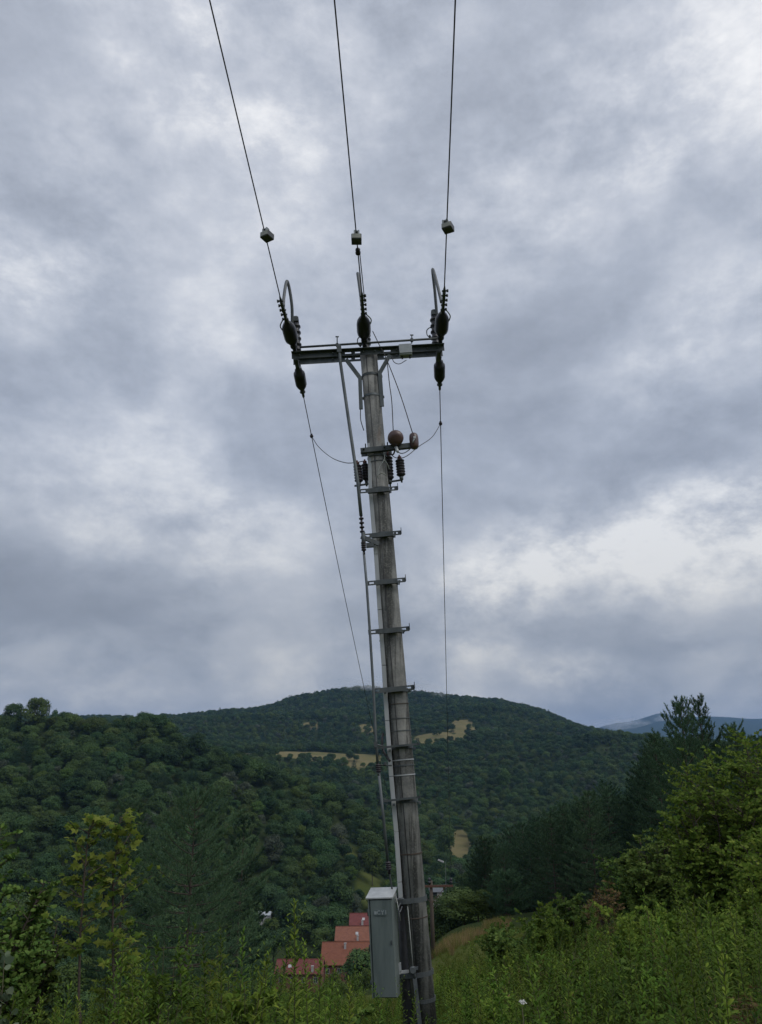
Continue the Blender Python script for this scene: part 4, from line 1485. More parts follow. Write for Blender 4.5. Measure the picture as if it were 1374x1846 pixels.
def mass(name, groups, pts, rot, scl, idx, label, cat, lean=0.0):
    """one stuff object: points that carry copies of plant geometry (groups: one list of source objects per variant)"""
    me = bpy.data.meshes.new(name)
    me.from_pydata([tuple(p) for p in pts], [], [])
    for nm, ty, dat in (('turn', 'FLOAT', rot), ('grow', 'FLOAT', scl), ('which', 'INT', idx), ('lean', 'FLOAT', np.random.default_rng(9).normal(0, lean, len(pts)))):
        a_ = me.attributes.new(nm, ty, 'POINT')
        a_.data.foreach_set('value', np.asarray(dat, dtype=np.int32 if ty == 'INT' else np.float32))
    o = link(name, me)
    tag(o, label, cat, kind='stuff')
    ng = bpy.data.node_groups.new(name, 'GeometryNodeTree')
    ng.interface.new_socket('Geometry', in_out='INPUT', socket_type='NodeSocketGeometry')
    ng.interface.new_socket('Geometry', in_out='OUTPUT', socket_type='NodeSocketGeometry')
    g = NT(ng)
    gi, go = g.n('NodeGroupInput'), g.n('NodeGroupOutput')
    gins = []
    for objs in groups:
        jn = g.n('GeometryNodeJoinGeometry')
        for ob in objs:
            oi = g.n('GeometryNodeObjectInfo', dict(transform_space='ORIGINAL'))
            oi.inputs['Object'].default_value = ob
            oi.inputs['As Instance'].default_value = False
            ng.links.new(oi.outputs['Geometry'], jn.inputs[0])
        ti = g.n('GeometryNodeGeometryToInstance')
        ng.links.new(jn.outputs[0], ti.inputs[0])
        gins.append(ti)
    allj = g.n('GeometryNodeJoinGeometry')
    for ti in reversed(gins):
        ng.links.new(ti.outputs[0], allj.inputs[0])

    def named(nm, ty):
        return g.n('GeometryNodeInputNamedAttribute', dict(data_type=ty), Name=nm).outputs['Attribute']
    ip = g.n('GeometryNodeInstanceOnPoints')
    ng.links.new(gi.outputs[0], ip.inputs['Points'])
    ng.links.new(allj.outputs[0], ip.inputs['Instance'])
    ip.inputs['Pick Instance'].default_value = True
    ng.links.new(named('which', 'INT'), ip.inputs['Instance Index'])
    cx = g.n('ShaderNodeCombineXYZ')
    ng.links.new(named('turn', 'FLOAT'), cx.inputs[2])
    ng.links.new(named('lean', 'FLOAT'), cx.inputs[0])
    ng.links.new(cx.outputs[0], ip.inputs['Rotation'])
    ng.links.new(named('grow', 'FLOAT'), ip.inputs['Scale'])
    ng.links.new(ip.outputs[0], go.inputs[0])
    md = o.modifiers.new('scatter', 'NODES')
    md.node_group = ng
    return o


def columns_of(X, Y):
    return _columns(np.arctan2(X, Y))


def depth_of(X, Y):
    az = np.arctan2(X, Y)
    return np.hypot(X, Y) * np.cos(np.clip(np.abs(az), 0, 0.72))


def jitter_grid(x0, x1, y0, y1, step, rng, jit=0.45):
    gx, gy = np.meshgrid(np.arange(x0, x1, step), np.arange(y0, y1, step))
    X = (gx + rng.uniform(-jit, jit, gx.shape) * step).ravel()
    Y = (gy + rng.uniform(-jit, jit, gy.shape) * step).ravel()
    return X, Y


def py_of(z, D):
    """photo row of a height z at depth D"""
    t = z / D
    a_ = np.arctan(t) - PITCH
    return CY - FPX * np.tan(a_)


# ------------------------------------------------------------------ houses in the valley
def house(x0, x1, eave, ridge, Y, half, roof_mat, wall_mat, label, extras=()):
    e0, e1 = at(x0, eave, Y), at(x1, eave, Y)
    zr = tan_el(ridge) * (Y + half)
    ze = e0.z
    zg = min(gz((e0.x + e1.x) / 2, Y), ze - 2.6) - 0.5
    xa, xb = e0.x, e1.x
    root = empty('terraced_house', ((xa + xb) / 2, Y + half, zg), label, 'house', 'terraced houses in the valley')
    ov = 0.45
    m = MB()
    y0, y1 = Y + 0.5, Y + 2 * half - 0.5
    xs = (xa + 0.35, xb - 0.35)
    k = (zr - ze) / half
    vs = []
    for x in xs:
        vs += [(x, y0, zg), (x, y1, zg), (x, y1, ze + k * 0.5 - 0.12), (x, Y + half, zr - 0.14), (x, y0, ze + k * 0.5 - 0.12)]
    m.add(vs, [(0, 1, 2, 3, 4), (9, 8, 7, 6, 5), (0, 4, 9, 5), (1, 6, 7, 2), (0, 5, 6, 1)])
    m.build('wall', wall_mat, root)
    m = MB()
    for sgn, ya in ((1, Y), (-1, Y + 2 * half)):
        pr_ = [(xa, ya, ze), (xb, ya, ze), (xb, Y + half, zr), (xa, Y + half, zr)]
        m.add(pr_ + [(p[0], p[1], p[2] + 0.14) for p in pr_], [(0, 1, 2, 3), (7, 6, 5, 4), (0, 4, 5, 1), (1, 5, 6, 2), (2, 6, 7, 3), (3, 7, 4, 0)])
    m.tube([(xa, Y + half, zr + 0.13), (xb, Y + half, zr + 0.13)], 0.12, 6)
    rf = m.build('roof', roof_mat, root)
    for kind, fx, fy in extras:
        x = xa + (xb - xa) * fx
        y = Y + half * fy
        z = ze + k * half * fy
        m = MB()
        if kind == 'chimney':
            m.box((x, y, z + 0.55), (1, 0, 0), (0, 1, 0), (0, 0, 1), 0.55, 0.5, 1.5)
            m.box((x, y, z + 1.33), (1, 0, 0), (0, 1, 0), (0, 0, 1), 0.7, 0.65, 0.1)
            m.build('chimney', 'white_paint', rf)
        else:
            u_ = Vector((0, 1, k)).normalized()
            nn = Vector((0, -k, 1)).normalized()
            m.box(Vector((x, y, z)) + nn * 0.2, (1, 0, 0), u_, nn, 0.8, 1.1, 0.14)
            wf = m.build('roof_window', 'white_paint', rf)
    nwin = 4
    for i in range(nwin):
        x = xs[0] + (xs[1] - xs[0]) * (i + 0.5) / nwin
        z = ze - 1.3
        m = MB()
        for (cx_, cz_, sx_, sz_) in ((x - 0.5, z, 0.09, 1.2), (x + 0.5, z, 0.09, 1.2), (x, z + 0.6, 1.1, 0.09), (x, z - 0.6, 1.1, 0.09), (x, z, 0.06, 1.2)):
            m.box((cx_, y0 - 0.03, cz_), (1, 0, 0), (0, 1, 0), (0, 0, 1), sx_, 0.08, sz_)
        wn = m._build('window', 'white_paint', root)
        m = MB(); m.box((x, y0 - 0.012, z), (1, 0, 0), (0, 1, 0), (0, 0, 1), 0.98, 0.02, 1.15); m.build('pane', 'window_glass', wn)
    return root


house(494, 582, 1757, 1730, 213, 5.0, 'tile_red', 'brick_wall', 'low red roofed house, lowest and nearest of the terrace in the valley', (('chimney', 0.78, 0.16), ('roof_window', 0.3, 0.5)))
house(577, 668, 1741, 1699, 224, 6.2, 'tile_brown', 'brick_wall', 'brown orange tiled house behind the lowest red roof of the terrace', (('chimney', 0.48, 0.72), ('roof_window', 0.75, 0.5)))
house(603, 694, 1697, 1671, 240, 5.4, 'tile_orange', 'render_wall', 'pale orange tiled house, third up the terrace', (('roof_window', 0.44, 0.5), ('chimney', 0.46, 0.05), ('roof_window', 0.75, 0.5)))
house(629, 716, 1669, 1647, 254, 5.4, 'tile_red', 'render_wall', 'dark red roofed house at the top end of the terrace beside the cabinet', (('roof_window', 0.3, 0.5), ('chimney', 0.28, 0.05), ('roof_window', 0.8, 0.5)))


def cottage(px, py, Y, wdt, label, wall='white_paint', roof='tarmac', hgt=2.6, h2=1.6, dep=5):
    c = at(px, py, Y)
    zg = c.z - hgt
    root = empty('cottage', (c.x, Y, zg), label, 'house')
    m = MB(); m.box((c.x, Y + dep / 2, zg + hgt / 2 - 1.0), (1, 0, 0), (0, 1, 0), (0, 0, 1), wdt, dep, hgt + 2.0); m.build('wall', wall, root)
    m = MB()
    a0, a1 = c.x - wdt / 2 - 0.3, c.x + wdt / 2 + 0.3
    z0, z1 = zg + hgt + 0.004, zg + hgt + h2
    m.add([(a0, Y - 0.3, z0), (a1, Y - 0.3, z0), (a1, Y + dep + 0.3, z0), (a0, Y + dep + 0.3, z0), (a0, Y + dep / 2, z1), (a1, Y + dep / 2, z1)],
          [(0, 1, 5, 4), (2, 3, 4, 5), (0, 4, 3), (1, 2, 5), (0, 3, 2, 1)])
    m.build('roof', roof, root)
    m = MB(); m.box((c.x - wdt * 0.2, Y - 0.02, zg + 1.4), (1, 0, 0), (0, 1, 0), (0, 0, 1), 1.0, 0.05, 1.1); m.build('window', 'window_glass', root)


cottage(787, 1608, 150, 1.9, 'pale walled cottage glimpsed behind the far line pole', 'render_wall', 'cable_grey', 2.0, 0.5, 3)
cottage(476, 1650, 262, 3.4, 'white walled cottage glimpsed through the trees left of the terrace', 'white_paint', 'box_grey', 2.6, 0.8, 4)
cottage(536, 1647, 275, 2.6, 'small white shed glimpsed through trees above the terrace', 'white_paint', 'white_paint', 1.6, 0.6, 3)

# road scrap in the valley and a street lamp
rp = at(795, 1552, 170)
lamp = empty('street_lamp', (rp.x + 0.9, 170, gz(rp.x + 0.9, 170)), 'tall street lamp with a pale head showing in the valley right of the pole', 'street lamp')
m = MB(); zb_ = gz(rp.x + 0.9, 170); m.tube([(rp.x + 0.9, 170, zb_ - 0.3), (rp.x + 0.9, 170, rp.z - 0.15)], [0.06, 0.035], 8); m.build('lamp_post', 'dark_steel', lamp)
m = MB(); m.box(rp, (0.94, 0, -0.34), (0, 1, 0), (0.34, 0, 0.94), 1.25, 0.4, 0.28); m.build('lamp_head', 'white_paint', lamp)

# ------------------------------------------------------------------ the next pole down the line
c = second_arm
zb = gz(c.x, c.y)
p2 = empty('utility_pole', (c.x, c.y, zb), 'small dark wooden pole with a rusty crossarm farther down the slope', 'utility pole')
m = MB(); m.tube([(c.x + 0.06, c.y, zb - 0.3), (c.x, c.y, c.z + 0.25)], [0.12, 0.085], 12); m.build('shaft', 'wood_pole', p2)
m = MB(); m.beam((c.x - 1.15, c.y - 0.12, c.z - 0.02), (c.x + 1.15, c.y - 0.12, c.z + 0.02), 0.1, 0.09); m.build('crossarm', 'rust', p2)
for s in (-1, 1):
    m = MB(); m.beam((c.x + s * 0.75, c.y - 0.18, c.z - 0.03), (c.x + s * 0.05, c.y - 0.14, c.z - 0.75), 0.05, 0.02, (0, 1, 0)); m.build('brace', 'rust', p2)
for dx in (-1.05, -0.08, 1.05):
    m = MB(); m.lathe((c.x + dx, c.y - 0.1, c.z + 0.04), (0, 0, 1), [(0, 0.025), (0.1, 0.025), (0.11, 0.09), (0.17, 0.08), (0.18, 0.06), (0.24, 0.085), (0.32, 0.07), (0.36, 0.03)], 10)
    m.build('insulator', 'black_insulator', p2)

# ------------------------------------------------------------------ trees
rng = np.random.default_rng(11)
OAK = [(crown_mesh(20 + i, 9.0, 3.9 + 0.25 * (i % 3), 26 + 4 * i, 4200, 0.40, 'oak_leaves', base=0.14, cone=0.15 * (i % 2)), trunk_mesh(40 + i, 9.0, 0.16)) for i in range(6)]
PALE = [(crown_mesh(60 + i, 9.0, 3.5, 28, 4200, 0.40, 'pale_leaves', base=0.12, cone=0.3 * i), trunk_mesh(70 + i, 9.0, 0.15)) for i in range(2)]
GREY = [(crown_mesh(80, 9.0, 3.6, 28, 4200, 0.40, 'grey_leaves', base=0.10, cone=0.1), trunk_mesh(81, 9.0, 0.15))]
FINE = [(crown_mesh(140 + i, 9.0, 3.8, 34, 9000, 0.27, 'oak_leaves', base=0.06), trunk_mesh(150 + i, 9.0, 0.15)) for i in range(2)]
FINEPALE = [(crown_mesh(160 + i, 9.0, 3.8, 34, 9000, 0.27, 'pale_leaves', base=0.06), trunk_mesh(170 + i, 9.0, 0.15)) for i in range(2)]
PINE = [pine_meshes(90 + i, 10.0, 3.0 + 0.25 * i, 0.75, 0.0, 0.34) for i in range(3)]


def tree_at(px, top, Y, RX, kind, label, group=None, name='broadleaf_tree'):
    """a single tree whose top stands at a photo row"""
    for Y in np.arange(Y, Y + 190, 3.0):        # the slope on which a tree of natural height reaches that row
        X = (px - CX) * CP / FPX * Y
        g = gz(X, Y)
        Hh = tan_el(top) * Y - g
        if Hh < 3.0 * RX:
            break
    Hh = max(Hh, 1.3 * RX)
    fine = Y < 170
    me_c, me_t = {'oak': (FINE if fine else OAK)[int(px) % 2], 'pale': (FINEPALE if fine else PALE)[int(px) % 2], 'grey': GREY[0]}[kind]
    return plant(name, (X, Y, g), (('crown', me_c), ('trunk', me_t)), label, 'tree', group, rz=px * 0.7, s=RX / 3.8, sz=Hh / 9.0)


for args in ((560, 1538, 205, 4.2, 'pale', 'bright yellow green tree in the valley above the terraced houses'),
             (497, 1500, 190, 5.0, 'grey', 'grey green round tree left of the bright valley tree'),
             (618, 1565, 262, 6.0, 'oak', 'broad dark tree behind the top house, left of the cabinet'),
             (642, 1606, 250, 3.6, 'grey', 'grey willow like tree just above the top red roof'),
             (585, 1610, 245, 3.8, 'grey', 'slim grey green tree left of the top red roof'),
             (530, 1612, 240, 4.5, 'oak', 'dark round tree behind the lowest red roof'),
             (672, 1526, 280, 5.0, 'pale', 'fresh green tree at the foot of the left hill beside the rod'),
             (648, 1702, 196, 4.6, 'oak', 'dark green bushy tree overlapping the brown orange roof'),
             (470, 1672, 205, 5.0, 'oak', 'dark tree in front of the white cottage left of the terrace'),
             (452, 1640, 230, 5.5, 'oak', 'broad dark tree left of the white cottage'),
             (505, 1668, 236, 4.6, 'oak', 'dark tree right of the white cottage'),
             (540, 1690, 232, 3.6, 'pale', 'small fresh green tree just above the lowest red roof'),
             (590, 1668, 246, 4.0, 'oak', 'dark bushy tree left of the pale orange roof'),
             (612, 1752, 150, 3.6, 'pale', 'light green shrubby tree in front of the terrace near the cabinet'),
             (662, 1742, 150, 3.4, 'pale', 'light green shrubby tree tucked behind the cabinet base'),
             (830, 1598, 70, 2.7, 'oak', 'round leafy tree right of the far line pole'),
             (802, 1600, 82, 2.6, 'oak', 'leafy tree directly behind the far line pole'),
             (852, 1622, 62, 1.7, 'pale', 'small fresh green tree beside the brown grass bank'),
             (773, 1630, 110, 3.0, 'pale', 'yellow green tree showing between the two poles'),
             (800, 1480, 290, 6.0, 'oak', 'big dark valley tree left of the tan bank'),
             (742, 1500, 285, 5.0, 'oak', 'dark tree in the valley close beside the concrete pole'),
             (50, 1252, 405, 7.0, 'oak', 'tall round tree standing out on the left ridge'),
             (10, 1264, 405, 5.5, 'oak', 'ragged tree at the left frame edge on the ridge'),
             (84, 1271, 405, 4.0, 'oak', 'slim tree right of the tall round ridge tree'),
             (358, 1316, 372, 6.5, 'oak', 'big dark tree on the shoulder of the left ridge'),
             (908, 1383, 640, 8.0, 'pale', 'pale green valley tree beyond the right downhill line')):
    tree_at(*args)

def foot0(px, py, Y):
    X_ = (px - CX) * CP / FPX * Y
    return Vector((X_, Y, gz(X_, Y)))


def variety(X_, Y_):
    """mostly oak, with stands of conifer and of paler trees"""
    n_ = len(X_)
    v_ = rng.uniform(0, 1, n_)
    k_ = rng.integers(0, 6, n_)
    k_ = np.where(v_ < 0.07 + 0.12 * bumps(X_, Y_, 70), 6, k_)
    k_ = np.where(v_ > 0.90 - 0.12 * bumps(X_ + 55, Y_ - 31, 110), 7, k_)
    return np.where((v_ > 0.5) & (v_ < 0.535 + 0.03 * bumps(X_ - 20, Y_ + 10, 60)), 8, k_)


# woods on the hills
X, Y = jitter_grid(-330, 330, 95, 600, 6.2, rng)
D, Cc = depth_of(X, Y), columns_of(X, Y)
X2, Y2 = jitter_grid(-1000, 1000, 600, 1830, 8.2, rng)
D2, C2 = depth_of(X2, Y2), columns_of(X2, Y2)
hay1, gr1 = cover(X, Y)
hay2, gr2 = cover(X2, Y2)
lim = np.interp(Cc, [-200, 380, 440, 470, 720, 760, 830, 880, 1400], [100, 105, 150, 255, 262, 250, 255, 200, 200])
keep = (D > lim) & (D < 600) & (Cc > -120) & (Cc < 1500) & (hay1 < 0.15) & (gr1 < 0.2 + 0.0 * D)
keep2 = (D2 >= 600) & (D2 < 1790) & (Cc.min() < C2) & (C2 > -120) & (C2 < 1500) & ((hay2 < 0.25) | (rng.uniform(0, 1, len(X2)) < 0.04))
X, Y, D, Cc = X[keep], Y[keep], D[keep], Cc[keep]
X2, Y2, D2, C2 = X2[keep2], Y2[keep2], D2[keep2], C2[keep2]
Z, Z2 = ground_z(X, Y), ground_z(X2, Y2)
h1 = rng.uniform(0.55, 1.3, len(X)) * (1 + 0.28 * bumps(X, Y, 40))
h1 = np.where((D < 255) & (Cc > 380) & (Cc < 500), h1 * 0.8, h1)
# which of them show largest: near, inside the frame, not behind the weeds
topy = py_of(Z + 9 * h1, D)
order = np.argsort(D + 1e5 * ((Cc < 5) | (Cc > 1000) | (topy > 1655) | ((Cc > 680) & (Cc < 745))))
first = order[:290]
rest = order[290:]
firstset = []
for i in first:
    k = int(rng.integers(0, 6))
    where = 'on the slope of the left hill' if Cc[i] < 560 else 'in the valley woods around the concrete pole'
    e = plant('broadleaf_tree', (X[i], Y[i], Z[i] - 0.15), (('crown', OAK[k][0]), ('trunk', OAK[k][1])),
              f'dark green broadleaf tree {where}, one of many alike', 'tree', 'broadleaf trees ' + where, rz=rng.uniform(0, 6.28), s=h1[i])
    firstset.append((k, e))
src = []
for k in range(6):
    e = next(e for kk, e in firstset if kk == k)
    src.append([e.children[0]])
vp = foot0(455, 1610, 235)
src.append([plant('pine_tree', vp, (('crown', PINE[0][0]), ('trunk', PINE[0][1])), 'dark conifer among the broadleaf trees left of the white cottage', 'tree').children[0]])
src.append([next(o for o in bpy.data.objects if o.get('label', '').startswith('pale green valley tree')).children[0]])
src.append([next(o for o in bpy.data.objects if o.get('label', '').startswith('grey green round tree')).children[0]])
px_, py_, pz_ = np.concatenate([X[rest], X2]), np.concatenate([Y[rest], Y2]), np.concatenate([Z[rest], Z2]) - 0.3
sc_ = np.concatenate([h1[rest], rng.uniform(0.6, 1.3, len(X2)) * (1 + 0.3 * bumps(X2, Y2, 90))])
mass('forest', src, np.stack([px_, py_, pz_], 1), rng.uniform(0, 6.28, len(px_)), sc_, variety(px_, py_),
     'dense dark green broadleaf forest covering the far hills', 'forest')

# pines on the right-hand slope
PT_X = [820, 850, 900, 960, 1010, 1060, 1100, 1140, 1185, 1245, 1330, 1374, 1500]
PT_Y = [1560, 1535, 1497, 1465, 1440, 1412, 1394, 1352, 1332, 1325, 1318, 1304, 1290]
Xp, Yp = jitter_grid(6, 110, 46, 190, 4.4, rng)
Dp, Cp = depth_of(Xp, Yp), columns_of(Xp, Yp)
kp = (Cp > 845) & (Cp < 1440) & (Dp > np.interp(Cp, [800, 900, 1000, 1100, 1400], [85, 66, 52, 48, 46])) & (Dp < np.interp(Cp, [800, 900, 1100, 1400], [140, 150, 190, 120]))
Xp, Yp, Dp, Cp = Xp[kp], Yp[kp], Dp[kp], Cp[kp]
Zp = ground_z(Xp, Yp)
o_ = np.argsort(Dp)
np_done = 0
for i in o_:
    lim_ = tan_el(float(np.interp(Cp[i], PT_X, PT_Y) + rng.uniform(0, 26))) * Dp[i]
    Hh = min(rng.uniform(8.5, 12.5), lim_ - Zp[i])
    if Hh < 3.0 or np_done >= 240:
        continue
    k = int(rng.integers(0, 3))
    plant('pine_tree', (Xp[i], Yp[i], Zp[i] - 0.1), (('crown', PINE[k][0]), ('trunk', PINE[k][1])), 'dark pine in the dense stand on the slope right of the pole',
          'tree', 'pines on the right slope', rz=rng.uniform(0, 6.28), s=Hh / 10 * rng.uniform(0.85, 1.05), sz=Hh / 10)
    np_done += 1


def lone_pine(px, top, Y, RX, seed, detail, candle, label, hmul=1.0):
    X_ = (px - CX) * CP / FPX * Y
    g = gz(X_, Y)
    Hh = tan_el(top) * Y - g
    c_, t_ = pine_meshes(seed, Hh, RX, detail, candle)
    plant('pine_tree', (X_, Y, g), (('crown', c_), ('trunk', t_)), label, 'tree', rz=seed)


lone_pine(1238, 1268, 40, 2.0, 101, 1.5, 0.9, 'tall pine with upright candle shoots against the far blue mountains')
lone_pine(1276, 1262, 42, 1.7, 102, 1.5, 0.9, 'slim pine top beside the tallest pine, right of it')
lone_pine(1332, 1304, 46, 2.0, 103, 1.3, 0.3, 'pine behind the bright bush at the right edge')
lone_pine(1186, 1322, 50, 1.9, 104, 1.2, 0.3, 'pine just left of the tallest pine')
lone_pine(360, 1428, 44, 4.6, 105, 1.8, 0.1, 'broad dark pine standing alone left of the terraced houses')
lone_pine(245, 1445, 50, 2.6, 106, 1.1, 0.3, 'slender dark pine behind the yellow maple')
lone_pine(868, 1512, 78, 2.6, 107, 1.0, 0.1, 'dark pine standing above the round leafy tree right of the pole')
lone_pine(905, 1575, 60, 1.6, 108, 1.1, 0.1, 'small pine at the edge of the stand above the brown bank')
lone_pine(445, 1470, 60, 2.4, 109, 1.0, 0.3, 'feathery pine right of the broad lone pine')

# ------------------------------------------------------------------ shrubs and saplings on the near slope
def foot(px, Y):
    X_ = (px - CX) * CP / FPX * Y
    return Vector((X_, Y, gz(X_, Y)))


def bush_at(px, top, Y, RX, seed, nstem, ntwig, per, leaf, tpl, mat, label, width=1.0, name='shrub', cat='shrub', low=0.12, sr=0.025):
    p = foot(px, Y)
    Hh = tan_el(top) * Y - p.z
    lv, st_ = bush_meshes(seed, Hh, RX, nstem, ntwig, per, leaf, tpl, mat, width, low, sr)
    return plant(name, p, (('leaves', lv), ('stems', st_)), label, cat)


bush_at(1360, 1312, 17.0, 2.3, 201, 44, 36, 20, 0.085, T_OVAL, 'bush_leaves', 'large bright green leafy bush at the right edge below the pines')
bush_at(1270, 1404, 16.0, 1.25, 202, 28, 32, 18, 0.082, T_OVAL, 'bush_leaves', 'bright green bush leaning left from the large right hand bush')
bush_at(1392, 1480, 12.5, 1.1, 203, 22, 30, 18, 0.072, T_OVAL, 'bush_leaves', 'low bright bush in front of the large bush at the right edge')
bush_at(1170, 1490, 23.0, 1.35, 204, 34, 34, 22, 0.095, T_OVAL, 'hazel_leaves', 'rounded olive green shrub left of the bright bushes')
bush_at(1110, 1528, 26.0, 1.1, 205, 18, 26, 18, 0.095, T_OVAL, 'hazel_leaves', 'small olive shrub at the edge of the weed slope under the pines')
bush_at(1062, 1580, 22.0, 0.62, 206, 10, 16, 10, 0.10, T_LANCE, 'dry_leaves', 'withered brown shrub at the top of the weed slope')
bush_at(1010, 1612, 24.0, 0.8, 207, 10, 16, 12, 0.12, T_OVAL, 'hazel_leaves', 'low green shrub left of the withered brown one')
bush_at(20, 1500, 9.0, 0.75, 208, 26, 32, 18, 0.058, T_OVAL, 'hazel_leaves', 'dull green hazel bush at the left edge behind the maple', low=0.3)
bush_at(95, 1580, 9.5, 0.55, 209, 20, 28, 18, 0.055, T_OVAL, 'hazel_leaves', 'dark leafy bush between the left edge bush and the maple', low=0.3)
bush_at(8, 1638, 4.6, 0.34, 210, 14, 14, 10, 0.048, T_OVAL, 'poplar_leaves', 'pale round leaved poplar shoot in the lower left corner', width=1.45, low=0.35, sr=0.01)

for k, (px, top, Yb, RX, mat, leaf, tpl, lab) in enumerate((
        (262, 1668, 7.6, 0.30, 'bush_leaves', 0.055, T_LANCE, 'slim bright bush just right of the yellow maple'),
        (335, 1692, 6.8, 0.34, 'weed_leaves', 0.055, T_LANCE, 'leafy bush rising in front of the broad lone pine'),
        (420, 1690, 7.4, 0.36, 'bush_leaves', 0.055, T_LANCE, 'bright feathery bush right of the broad lone pine foot'),
        (470, 1728, 6.2, 0.30, 'weed_leaves', 0.05, T_OVAL, 'low leafy bush in front of the lowest red roof'),
        (640, 1776, 7.0, 0.30, 'hazel_leaves', 0.05, T_OVAL, 'low olive bush at the foot of the cabinet'),
        (905, 1662, 17.0, 0.80, 'hazel_leaves', 0.075, T_OVAL, 'rounded bush on the weed slope above the brown bank'),
        (965, 1632, 19.0, 0.75, 'bush_leaves', 0.075, T_OVAL, 'bright bush at the crest of the weed slope left of the withered shrub'),
        (1130, 1618, 14.0, 0.80, 'bush_leaves', 0.07, T_OVAL, 'broad bright bush below the rounded olive shrub'),
        (1215, 1640, 11.0, 0.65, 'weed_leaves', 0.06, T_OVAL, 'leafy bush in the middle of the weed slope below the leaning bright bush'),
        (1310, 1612, 10.5, 0.75, 'bush_leaves', 0.06, T_OVAL, 'wide bright bush at the right of the weed slope'),
        (1000, 1716, 8.6, 0.50, 'weed_leaves', 0.055, T_LANCE, 'low leafy bush in the centre of the weed slope'),
        (1130, 1738, 7.4, 0.45, 'hazel_leaves', 0.05, T_OVAL, 'low olive bush near the bottom of the weed slope'),
        (1330, 1745, 6.0, 0.45, 'dry_leaves', 0.045, T_LANCE, 'half dry brownish bush in the lower right corner'),
        (880, 1742, 7.6, 0.36, 'bush_leaves', 0.05, T_LANCE, 'small bright bush a little right of the pole foot'))):
    bush_at(px, top, Yb, RX, 230 + k, 16, 18, 14, leaf, tpl, mat, lab, low=0.2, sr=0.009)

# yellow-leaved maple sapling with two stems
rng = np.random.default_rng(77)
yM = 7.2
mp_foot = foot(175, yM)
maple = empty('maple_sapling', mp_foot, 'yellow leaved young maple with two thin stems among the weeds', 'tree')


def rel(px, py, Y):
    return np.array(at(px, py, Y) - mp_foot)


stems_px = [[(150, 1900), (142, 1800), (145, 1680), (152, 1580), (160, 1500), (172, 1474)], [(205, 1900), (206, 1800), (203, 1690), (204, 1580), (214, 1500), (217, 1472)]]
branch_px = [((204, 1640), (238, 1606), (275, 1578)), ((152, 1560), (138, 1530), (133, 1510)), ((204, 1600), (225, 1560), (236, 1545)), ((210, 1540), (228, 1515), (236, 1502)),
             ((150, 1620), (130, 1605), (126, 1600)), ((158, 1530), (175, 1515), (190, 1490)), ((204, 1650), (180, 1625), (170, 1620)), ((203, 1700), (220, 1690), (228, 1690)),
             ((146, 1680), (165, 1660), (182, 1650)), ((150, 1590), (172, 1570), (186, 1560))]
for si, sx in enumerate(stems_px):
    pts = [rel(x, y, yM + 0.12 * si) for x, y in sx]
    v_, f_ = np_tube(pts, np.linspace(0.013, 0.004, len(pts)), 6)
    link('stem', np_mesh('stem', v_, f_, 'bark', smooth=True), maple)
O, Dv = [], []
for bi, bx in enumerate(branch_px):
    pts = [rel(x, y, yM + 0.06 + rng.uniform(-0.1, 0.1)) for x, y in bx]
    v_, f_ = np_tube(pts, np.linspace(0.006, 0.003, 3), 5)
    link('branch', np_mesh('branch', v_, f_, 'bark', smooth=True), maple)
    for t in np.linspace(0.2, 1.05, 16):
        p = pts[0] + (pts[2] - pts[0]) * t + rng.normal(0, 0.045, 3)
        O.append(p); Dv.append(unit(np.array(pts[2] - pts[0])) * 0.5 + rng.normal(0, 0.7, 3))
for si, sx in enumerate(stems_px):
    pts = np.array([rel(x, y, yM + 0.12 * si) for x, y in sx])
    for t in np.sort(rng.uniform(0.24, 0.99, 52)):
        q = t * (len(pts) - 1)
        i = min(int(q), len(pts) - 2)
        p = pts[i] + (pts[i + 1] - pts[i]) * (q - i)
        an = rng.uniform(0, 6.28)
        Lt = rng.uniform(0.10, 0.30) * (1.15 - 0.5 * t)
        e = np.array([math.cos(an), math.sin(an), rng.uniform(0.25, 0.7)])
        v_, f_ = np_tube([p, p + e * Lt * 0.55, p + e * Lt + [0, 0, -0.02]], [0.004, 0.003, 0.002], 4)
        link('twig', np_mesh('twig', v_, f_, 'bark', smooth=True), maple)
        for k in range(int(rng.integers(4, 9))):
            f = rng.uniform(0.3, 1.05)
            sd = np.array([-e[1], e[0], 0.0]) * (1 if k % 2 else -1)
            O.append(p + e * Lt * f); Dv.append(e * 0.5 + sd * rng.uniform(0.3, 1.0) + rng.normal(0, 0.25, 3))
O, Dv = np.array(O), np.array(Dv)
Nn = np.array([0, -0.6, 0.8]) + rng.normal(0, 0.6, (len(O), 3))
sz_ = 0.07 * rng.uniform(0.45, 1.25, len(O))
v_, f_ = scatter(T_MAPLE, O, Dv * [1, 1, 0.5], Nn, sz_, 1.0)
link('leaves', np_mesh('leaves', v_, f_, 'maple_leaves'), maple)

# ------------------------------------------------------------------ weeds
STALK = [stalk_meshes(300 + i, 1.45 + 0.05 * i, 110, 0.066, T_LANCE, 1.25, plume=8) for i in range(5)]
HERB = [stalk_meshes(320 + i, 0.95, 54, 0.066, T_OVAL, 0.85, plume=6) for i in range(3)]
TUFT = [tuft_mesh(340 + i, 46, 0.62, 0.009, 'grass_blades') for i in range(2)]
DRY = [tuft_mesh(350 + i, 46, 0.50, 0.010, 'dry_grass_blades') for i in range(2)]

